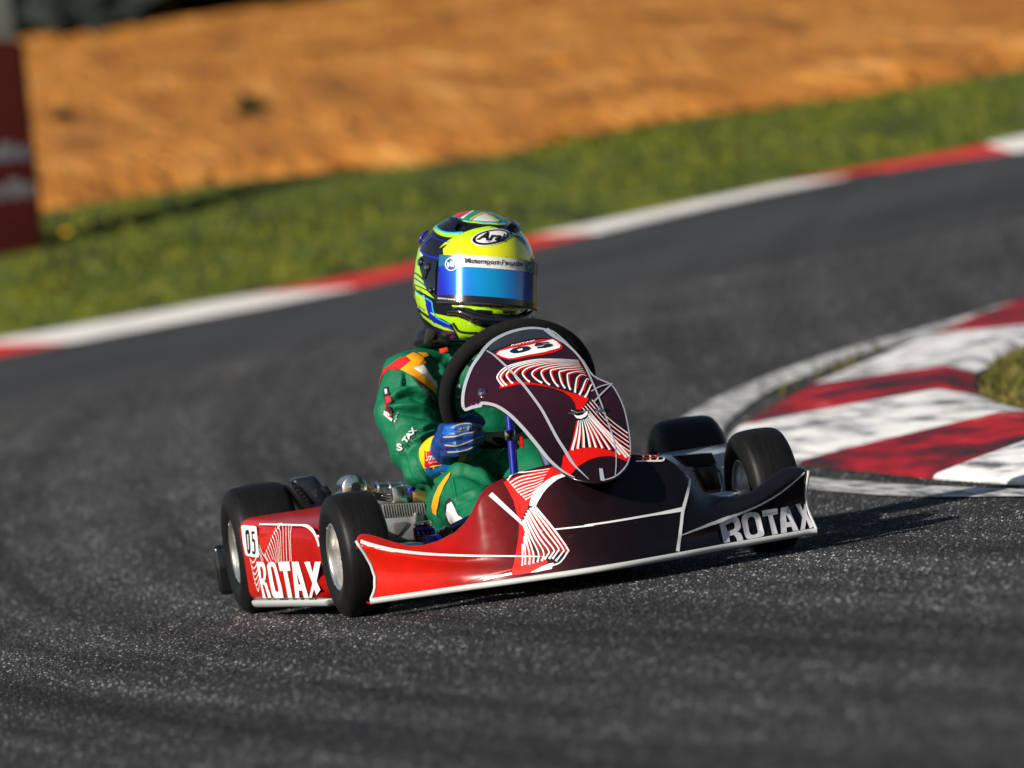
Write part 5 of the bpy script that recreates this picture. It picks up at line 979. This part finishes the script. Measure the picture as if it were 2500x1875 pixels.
# ---- neck brace
brace = []
for k in range(29):
    a = 2 * math.pi * k / 28
bz = Vector([(-.0813,.5500,.5143)][0]); nb = Vector((.0, .60, bz.z + .014))
V, F = [], []
pr = [(.062, .030), (.075, .034), (.092, .024), (.108, .006), (.112, -.010), (.100, -.022), (.075, -.018), (.062, -.002)]
for k in range(48):
    a = 2 * math.pi * k / 48; lift = .006 * math.cos(2 * a) - .010 * math.sin(a)
    for r, z in pr: V.append(nb + Vector((r * 1.22 * math.cos(a), r * 1.0 * math.sin(a) * .95, z + lift + .10 * -.0 * math.cos(a))))
m = len(pr)
for k in range(48):
    for j in range(m): F.append((k * m + j, k * m + (j + 1) % m, ((k + 1) % 48) * m + (j + 1) % m, ((k + 1) % 48) * m + j))
nbr = PN(obj('neck_brace', V, F, BLK)); nbv = bvh_of(nbr)
bm = bmesh.new(); q = Vector([(-.0934,.5000,.5038)][0]); boxc(bm, q + Vector((0, .0, 0)), (.016, .02, .010), .002, Matrix.Rotation(math.radians(-6), 3, 'Y')); 
o = bobj('release_tab', bm, ORNG, nbr)
bm = bmesh.new(); hull_box(bm, [Vector(p) + Vector((0, d, 0)) for d in (0, .02) for p in [(-.1178,.5200,.5551),(-.0943,.5200,.5485),(-.1067,.5200,.5304),(-.1284,.5200,.5210)]], .004); bobj('strap', bm, SBLK, nbr)
bm = bmesh.new(); hull_box(bm, [Vector(p) + Vector((0, d, 0)) for d in (0, .02) for p in [(-.0901,.5300,.5364),(-.0663,.5300,.5244),(-.0467,.5300,.5131),(-.0807,.5300,.5140)]], .004); bobj('strap', bm, SBLK, nbr)

# ---- helmet
HC = Vector([(.0059,.5550,.6508)][0])
HM = Matrix.Translation(HC) @ Matrix.Rotation(math.radians(10), 4, 'Z') @ Matrix.Rotation(math.radians(13), 4, 'Y') @ Matrix.Rotation(math.radians(0), 4, 'X')
HL = [(.134, .001, .001, .001), (.1315, .022, .030, .032), (.126, .040, .054, .058), (.115, .063, .083, .088), (.100, .083, .106, .112), (.080, .1010, .127, .134), (.058, .1130, .140, .147), (.033, .1205, .148, .155), (0, .1245, .152, .158), (-.035, .1235, .154, .155), (-.062, .1185, .157, .146), (-.090, .110, .154, .130), (-.112, .098, .144, .114), (-.130, .086, .130, .100), (-.142, .074, .114, .088), (-.145, .064, .098, .076), (-.137, .058, .09, .07)]
def shell(levels, nseg=96, grow=0., phi0=0., phi1=2 * math.pi, closed=True):
    V, F = [], []; n = nseg if closed else nseg + 1
    for h, a, f, b in levels:
        for k in range(n):
            t = phi0 + (phi1 - phi0) * k / nseg; c, s_ = math.cos(t), math.sin(t)
            e = 2 / 2.06; x = math.copysign(abs(c) ** e, c) * (a + grow); y = -math.copysign(abs(s_) ** e, s_) * ((f if s_ > 0 else b) + grow)
            V.append(HM @ Vector((x, y, h)))
    for i in range(len(levels) - 1):
        for k in range(nseg): F.append((i * n + k, i * n + (k + 1) % n, (i + 1) * n + (k + 1) % n, (i + 1) * n + k))
    return V, F
def dense(lv, k=4):
    out = cr([(h, a, f) for h, a, f, b in lv], k); o2 = cr([(h, a, b) for h, a, f, b in lv], k)
    return [(p.x, max(.0005, p.y), max(.0005, p.z), max(.0005, q.z)) for p, q in zip(out, o2)]
HLD = dense(HL)
HBLK = mat('helmet_black', (.007, .007, .012), .13, coat=.8)
V, F = shell(HLD); hel = PN(obj('helmet', V, F, HBLK))
hbv = bvh_of(hel); on_hel = front_on(hbv, .45, VD)
def hl(h): return tuple(lerp_tab([(-q[0], q[i]) for q in HLD], -h) for i in (1, 2, 3))
LIME = mat('helmet_lime', (.37, .66, .006), .16, coat=.8); YELW = mat('helmet_yellow', (.62, .70, .004), .16, coat=.8, grad=('Z', [(.64, (.86, .82, .003)), (.695, (.74, .78, .004)), (.74, (.42, .70, .008))]))
CYAN = mat('helmet_cyan', (.03, .42, .72), .2, coat=.6); HBLU = mat('helmet_blue', (.006, .016, .36), .16, coat=.8); HDB = mat('helmet_navy', (.004, .006, .06), .16, coat=.8); HWH = mat('helmet_white', (.80, .80, .80), .2, coat=.6); HRED = mat('helmet_red', (.62, .008, .03), .2, coat=.6); HGRN = mat('helmet_green', (.008, .26, .12), .2, coat=.6); HGOLD = mat('helmet_gold', (.7, .42, .02), .2, coat=.6); HSIL = mat('helmet_silver', (.62, .60, .62), .25, coat=.6)
def hd(nm, pts, m_, off=.0009, grid=.008): return decal(nm, pts, on_hel, m_, hel, off, grid)
def hr(nm, pts, w, m_, off=.0013, n=5): return ribbon(nm, pts, w, on_hel, m_, hel, off, n)
hd('brow_panel', [(-.0794,.7174),(-.0670,.7265),(-.0488,.7342),(-.0265,.7410),(-.0002,.7459),(.0212,.7469),(.0319,.7468),(.0460,.7416),(.0655,.7299),(.0845,.7145),(.0972,.7000),(.1051,.6821),(.1079,.6649),(.1070,.6525),(.0813,.6657),(.0404,.6770),(-.0014,.6822),(-.0350,.6851),(-.0563,.6851),(-.0736,.6835),(-.0714,.7146),(-.0590,.7232),(-.0676,.7224)], YELW)
hd('crown_ring', [(-.0449,.7807),(-.0413,.7834),(-.0280,.7866),(-.0068,.7866),(.0141,.7840),(.0388,.7782),(.0604,.7662),(.0736,.7549),(.0790,.7484),(.0721,.7452),(.0511,.7471),(.0201,.7533),(-.0106,.7617),(-.0307,.7692),(-.0425,.7756)], LIME, .0009, .006)
hd('crown_ring_cyan', [(-.0431,.7803),(-.0393,.7826),(-.0239,.7858),(.0141,.7836),(.0387,.7778),(.0604,.7658),(.0762,.7509),(.0714,.7474),(.0514,.7491),(.0204,.7554),(-.0103,.7637),(-.0304,.7711),(-.0412,.7771)], CYAN, .0016, .006)
hd('flag_green', [(-.0408,.7799),(-.0373,.7819),(-.0219,.7851),(.0140,.7829),(.0376,.7774),(.0592,.7654),(.0733,.7528),(.0686,.7500),(.0517,.7508),(.0207,.7570),(-.0100,.7653),(-.0281,.7722),(-.0391,.7772)], HGRN, .0023, .006)
hd('flag_red', [(-.0396,.7806),(-.0305,.7843),(-.0154,.7858),(-.0006,.7853),(-.0166,.7776),(-.0258,.7731),(-.0340,.7756)], HRED, .0030, .006)
hd('flag_white', [(-.0255,.7726),(-.0146,.7773),(.0011,.7848),(.0061,.7843),(-.0082,.7774),(-.0195,.7701)], HWH, .0030, .006)
hd('flag_silver', [(-.0023,.7629),(.0122,.7713),(.0237,.7742),(.0349,.7669),(.0498,.7527),(.0311,.7555),(.0105,.7602)], HSIL, .0030, .006)
hr('flag_gold', [(-.0055,.7645),(.0079,.7709),(.0233,.7746),(.0350,.7675),(.0445,.7598),(.0530,.7523)], .0035, HGOLD, .0036, 3)
hr('side_cyan', [(-.0752,.7706),(-.0801,.7661),(-.0751,.7570),(-.0636,.7490),(-.0452,.7438),(-.0243,.7415)], .0040, CYAN); hr('side_lime', [(-.0824,.7675),(-.0827,.7602),(-.0741,.7495),(-.0603,.7422),(-.0440,.7381),(-.0331,.7369)], .0072, LIME)
hr('side_lime', [(.0793,.7226),(.0955,.7170),(.1059,.7008)], .004, LIME); hr('side_cyan', [(.0776,.7249),(.0918,.7207),(.1030,.7097)], .003, CYAN)
hr('side_blue', [(-.1106,.7329),(-.0897,.7449),(-.0822,.7381),(-.0665,.7295),(-.0543,.7263)], .0018, HBLU, n=2); hr('side_blue', [(-.1205,.7240),(-.1138,.7125),(-.1003,.7032),(-.0763,.6933)], .004, HBLU)
hd('cheek_lime', [(-.1244,.7266),(-.1206,.7302),(-.1185,.7090),(-.1246,.6974),(-.1263,.6746),(-.1235,.6554),(-.1191,.6359),(-.1085,.6218),(-.1053,.6150),(-.1168,.6230),(-.1301,.6334),(-.1406,.6412),(-.1442,.6522),(-.1415,.6727),(-.1342,.7009)], LIME)
hd('cheek_white', [(-.1213,.7188),(-.1154,.7086),(-.1209,.7073)], HWH, .0016)
for p_, w_, m_ in (([(-.1394,.6766),(-.1310,.6691),(-.1222,.6573)], .0030, HBLK), ([(-.1420,.6665),(-.1327,.6578),(-.1217,.6467),(-.1146,.6373)], .0028, HBLU), ([(-.1432,.6520),(-.1306,.6439),(-.1173,.6336),(-.1067,.6194)], .0024, HBLK)): hr('cheek_stripe', p_, w_, m_, .0017)
hd('jaw_lime', [(-.1449,.6408),(-.1251,.6243),(-.1251,.6075),(-.1230,.5821),(-.1343,.5922),(-.1431,.6039),(-.1464,.6212)], LIME)
hd('jaw_blue', [(-.1261,.6244),(-.1121,.6119),(-.1122,.5972),(-.1095,.5801),(-.0955,.5675),(-.0801,.5569),(-.0775,.5460),(-.0935,.5526),(-.1113,.5615),(-.1238,.5770),(-.1257,.5993)], HBLU, .0011)
hr('jaw_cyan', [(-.1437,.6385),(-.1275,.6225),(-.1120,.6098),(-.1115,.5950),(-.1072,.5772),(-.0917,.5645),(-.0797,.5568)], .0024, CYAN, .0020, 3)
hd('jaw_stripe', [(-.1406,.5921),(-.1240,.5760),(-.1051,.5606),(-.0817,.5466),(-.0720,.5406),(-.0943,.5475),(-.1158,.5601),(-.1341,.5796)], LIME, .0014)
hd('chin_lime', [(-.1188,.5888),(-.1019,.5815),(-.0778,.5722),(-.0613,.5687),(-.0418,.5574),(-.0225,.5440),(-.0066,.5364),(-.0247,.5297),(-.0404,.5247),(-.0541,.5184),(-.0649,.5242),(-.0684,.5363),(-.0760,.5562),(-.0950,.5706),(-.1127,.5806)], LIME, .0012)
hr('chin_black', [(-.0734,.5590),(-.0686,.5488),(-.0635,.5401),(-.0454,.5338),(-.0245,.5307)], .0048, HBLK, .0022, 3)
hd('base_navy', [(-.1259,.5637),(-.1119,.5574),(-.0948,.5444),(-.0743,.5392),(-.0682,.5237),(-.0884,.5309),(-.1076,.5442)], HDB, .0011)
lettering('jaw_lettering', 'peel', [(-.1441,.6041),(-.1298,.5905),(-.1289,.5966),(-.1430,.6112)], on_hel, HBLK, hel, .0018, bold=.04, shear=.2)
lettering('jaw_lettering', 'peel', [(-.1436,.6036),(-.1297,.5915),(-.1291,.5956),(-.1426,.6101)], on_hel, HWH, hel, .0022, bold=-.01, shear=.2)
# chin bar vents
hd('chin_bar_lime', [(-.0711,.5953),(-.0369,.5891),(.0042,.5798),(.0458,.5726),(.0917,.5663),(.0898,.5607),(.0713,.5583),(.0436,.5582),(.0126,.5649),(-.0180,.5737),(-.0316,.5820),(-.0478,.5876),(-.0685,.5911)], LIME, .0011)
hd('chin_vent', [(-.0234,.5772),(-.0195,.5779),(.0104,.5713),(.0114,.5683),(.0084,.5654),(-.0173,.5709)], HBLK, .0024); hd('chin_vent', [(.0315,.5657),(.0365,.5677),(.0583,.5638),(.0610,.5604),(.0568,.5581),(.0355,.5613)], HBLK, .0024)
CB = [Vector(on_hel(*p)[0]) + on_hel(*p)[1] * .007 for p in cr([(a, b, 0) for a, b in [(-.0777,.5841),(-.0553,.5799),(-.0355,.5707),(-.0157,.5608),(.0108,.5533),(.0420,.5478),(.0698,.5486),(.0873,.5580)]], 5) for p in [(p[0], p[1])] if on_hel(*p)]
tube('chin_spoiler', CB, [.0055 + .0045 * math.sin(math.pi * k / (len(CB) - 1)) for k in range(len(CB))], HBLK, hel, 14)
# visor
VT, VB = hl(.036), hl(-.070)
def vl(h): k = (.036 - h) / .106; return tuple(VT[i] * (1 - k) + VB[i] * k + .003 + .0075 * k for i in range(3))      # visor: a single curve, straight from top to bottom
VL = [(h, *vl(h)) for h in [.027 - .095 * k / 24 for k in range(25)]]
VIS = mat('mirror_visor', (.01, .2, .6), .09, .45, coat=1., grad=('X', [(-.105, (.040, .004, .26)), (-.085, (.012, .03, .62)), (-.06, (.004, .15, .85)), (-.02, (.003, .34, .82)), (.02, (.003, .40, .78)), (.055, (.004, .26, .80)), (.085, (.006, .07, .55)), (.105, (.012, .012, .2))]))  # shifting reflection tints of the mirror coat painted in as a fixed ramp
V, F = shell(VL, 80, .0030, math.radians(22), math.radians(150), False); vis = obj('visor', V, F, VIS, hel); so = vis.modifiers.new('t', 'SOLIDIFY'); so.thickness = .003; so.offset = -1
vbv = bvh_of(vis); on_vis = front_on(vbv, .45, VD)
def vshell(nm, h0, h1, g, m_, p0=22, p1=150, par=None):
    V, F = shell([(h0 + (h1 - h0) * k / 8, *vl(h0 + (h1 - h0) * k / 8)) for k in range(9)], 72, g, math.radians(p0), math.radians(p1), False); return obj(nm, V, F, m_, par or vis)
vshell('visor_base_strip', -.056, -.069, .0040, HBLK); vshell('eyeport_gasket', -.068, -.073, .0026, SBLK)
vshell('sun_strip', .029, .0045, .0042, mat('sun_strip', (.78, .78, .76), .2, coat=.6, grad=('X', [(-.105, (.01, .10, .22)), (-.065, (.01, .12, .26)), (-.045, (.70, .68, .66)), (0, (.82, .82, .80)), (.07, (.78, .78, .76)), (.10, (.02, .06, .12))])), 23, 150)
lettering('strip_lettering', 'Motorsport Fanatix', [(-.0299,.6741),(.0891,.6499),(.0911,.6628),(-.0278,.6880)], on_vis, NAVY, vis, .0040, bold=.022)
def ring2(cx, cz, rx, rz, tilt=0, n=28): return [(cx + rx * math.cos(2 * math.pi * k / n) * math.cos(tilt) - rz * math.sin(2 * math.pi * k / n) * math.sin(tilt), cz + rx * math.cos(2 * math.pi * k / n) * math.sin(tilt) + rz * math.sin(2 * math.pi * k / n) * math.cos(tilt)) for k in range(n)]
for (cx, cz), rx, rz, m_ in (([(-.0577,.6791)][0], .0128, .0140, HWH), ([(.1021,.6507)][0], .0055, .0125, mat('faded_mark', (.12, .28, .36), .3))):
    decal('round_mark', [ring2(cx, cz, rx, rz), ring2(cx, cz, rx * .86, rz * .88)], on_vis, m_, vis, .0036, .006)
    lettering('mark_lettering', 'MF', [(cx - rx * .62, cz - rz * .40), (cx + rx * .66, cz - rz * .44), (cx + rx * .66, cz + rz * .36), (cx - rx * .62, cz + rz * .40)], on_vis, m_, vis, .0038, bold=.03)
lettering('visor_lettering', 'Layed not sprayed.', [(-.0969,.6113),(-.0609,.6021),(-.0603,.6062),(-.0962,.6158)], on_vis, HWH, vis, .0034, bold=.02, shear=.25)
lettering('visor_lettering', 'Layed not sprayed.', [(.0778,.5759),(.0964,.5744),(.0968,.5773),(.0783,.5788)], on_vis, MATS['faded_mark'], vis, .0034, shear=.25)
# brow badge
bc = [(.0320,.7223)][0]; tl = math.radians(2)
decal('brow_badge', ring2(bc[0], bc[1], .0412, .0168, tl), on_hel, HWH, hel, .0018, .007); decal('brow_badge_ring', [ring2(bc[0], bc[1], .0392, .0150, tl), ring2(bc[0] + .001, bc[1] + .0008, .0335, .0118, tl)], on_hel, HBLK, hel, .0026, .006)
lettering('badge_lettering', 'Arai', [(.0003,.7211),(.0623,.7090),(.0632,.7260),(.0143,.7364)], on_hel, HBLK, hel, .0032, bold=.035, shear=.2); lettering('badge_lettering', 'HELMET', [(.0194,.7141),(.0472,.7079),(.0477,.7107),(.0198,.7167)], on_hel, HBLK, hel, .0032, bold=.0)
# crown vents, pivots, screws
for nm, p_ in (('crown_vent', [(-.0472,.7727),(-.0428,.7735),(-.0309,.7682),(-.0198,.7572),(-.0182,.7538),(-.0284,.7563),(-.0356,.7511),(-.0384,.7469),(-.0418,.7520)]), ('crown_vent', [(.0726,.7414),(.0834,.7492),(.0893,.7463),(.0921,.7364),(.0901,.7231),(.0857,.7227),(.0836,.7335)])):
    vs, fs = fill2d([p_], .005); n0 = len(vs); top = [on_hel(*v) for v in vs]; c_ = (sum(v[0] for v in p_) / len(p_), sum(v[1] for v in p_) / len(p_))
    if all(top):
        V = [t[0] + t[1] * (.011 - .5 * (Vector(v) - Vector(c_)).length * .3) for t, v in zip(top, vs)] + [t[0] - t[1] * .002 for t in top]; bd_ = [(i, (i + 1) % len(p_)) for i in range(len(p_))]
        bm = bmesh.new(); bv = [bm.verts.new(v) for v in V]
        for f in fs: bm.faces.new([bv[i] for i in f])
        for a, b in bd_: bm.faces.new([bv[a], bv[b], bv[b + n0], bv[a + n0]])
        bobj(nm, bm, HBLK, hel)
hd('pivot_cover', [(-.1217,.7053),(-.1145,.7080),(-.1046,.7028),(-.0910,.6945),(-.0848,.6936),(-.0927,.6696),(-.0971,.6410),(-.1023,.6208),(-.1101,.6252),(-.1167,.6376),(-.1215,.6551),(-.1251,.6828)], mat('smoked_cover', (.006, .008, .014), .08, coat=1.), .0035)
for q, r_ in (([(-.1207,.6951)][0], .0088), ([(-.1075,.6812)][0], .0092), ([(-.1069,.6320)][0], .0066)):
    h = on_hel(*q)
    if h:
        M_ = Matrix.Translation(h[0] + h[1] * .004) @ h[1].to_track_quat('X', 'Z').to_matrix().to_4x4()
        lathe('pivot_boss', [(.0005, .004), (r_ * .8, .004), (r_, .002), (r_ * 1.05, -.006)], BLK, hel, 20, M_); lathe('pivot_screw', [(.0005, .0065), (r_ * .45, .006), (r_ * .55, .004), (r_ * .55, -.002)], STEEL, hel, 16, M_)
hr('visor_lever', [(-.1084,.6782),(-.1144,.6666),(-.1188,.6589)], .006, BLK, .006)
bm = bmesh.new(); boxc(bm, [(.1250,.5500,.5919)][0], (.010, .016, .012), .002, Matrix.Rotation(math.radians(8), 3, 'Y')); bobj('visor_catch', bm, BLK, hel)
V, F = [], []
for p in ([(-.0929,.6000,.7328),(-.0882,.6000,.7437),(-.0805,.6000,.7521),(-.0712,.6000,.7570)],): tube_geo([Vector(q) for q in p], [.002, .0035, .0035, .002], 10, False, 1, V, F)
obj('rear_vent', V, F, HBLU, hel)
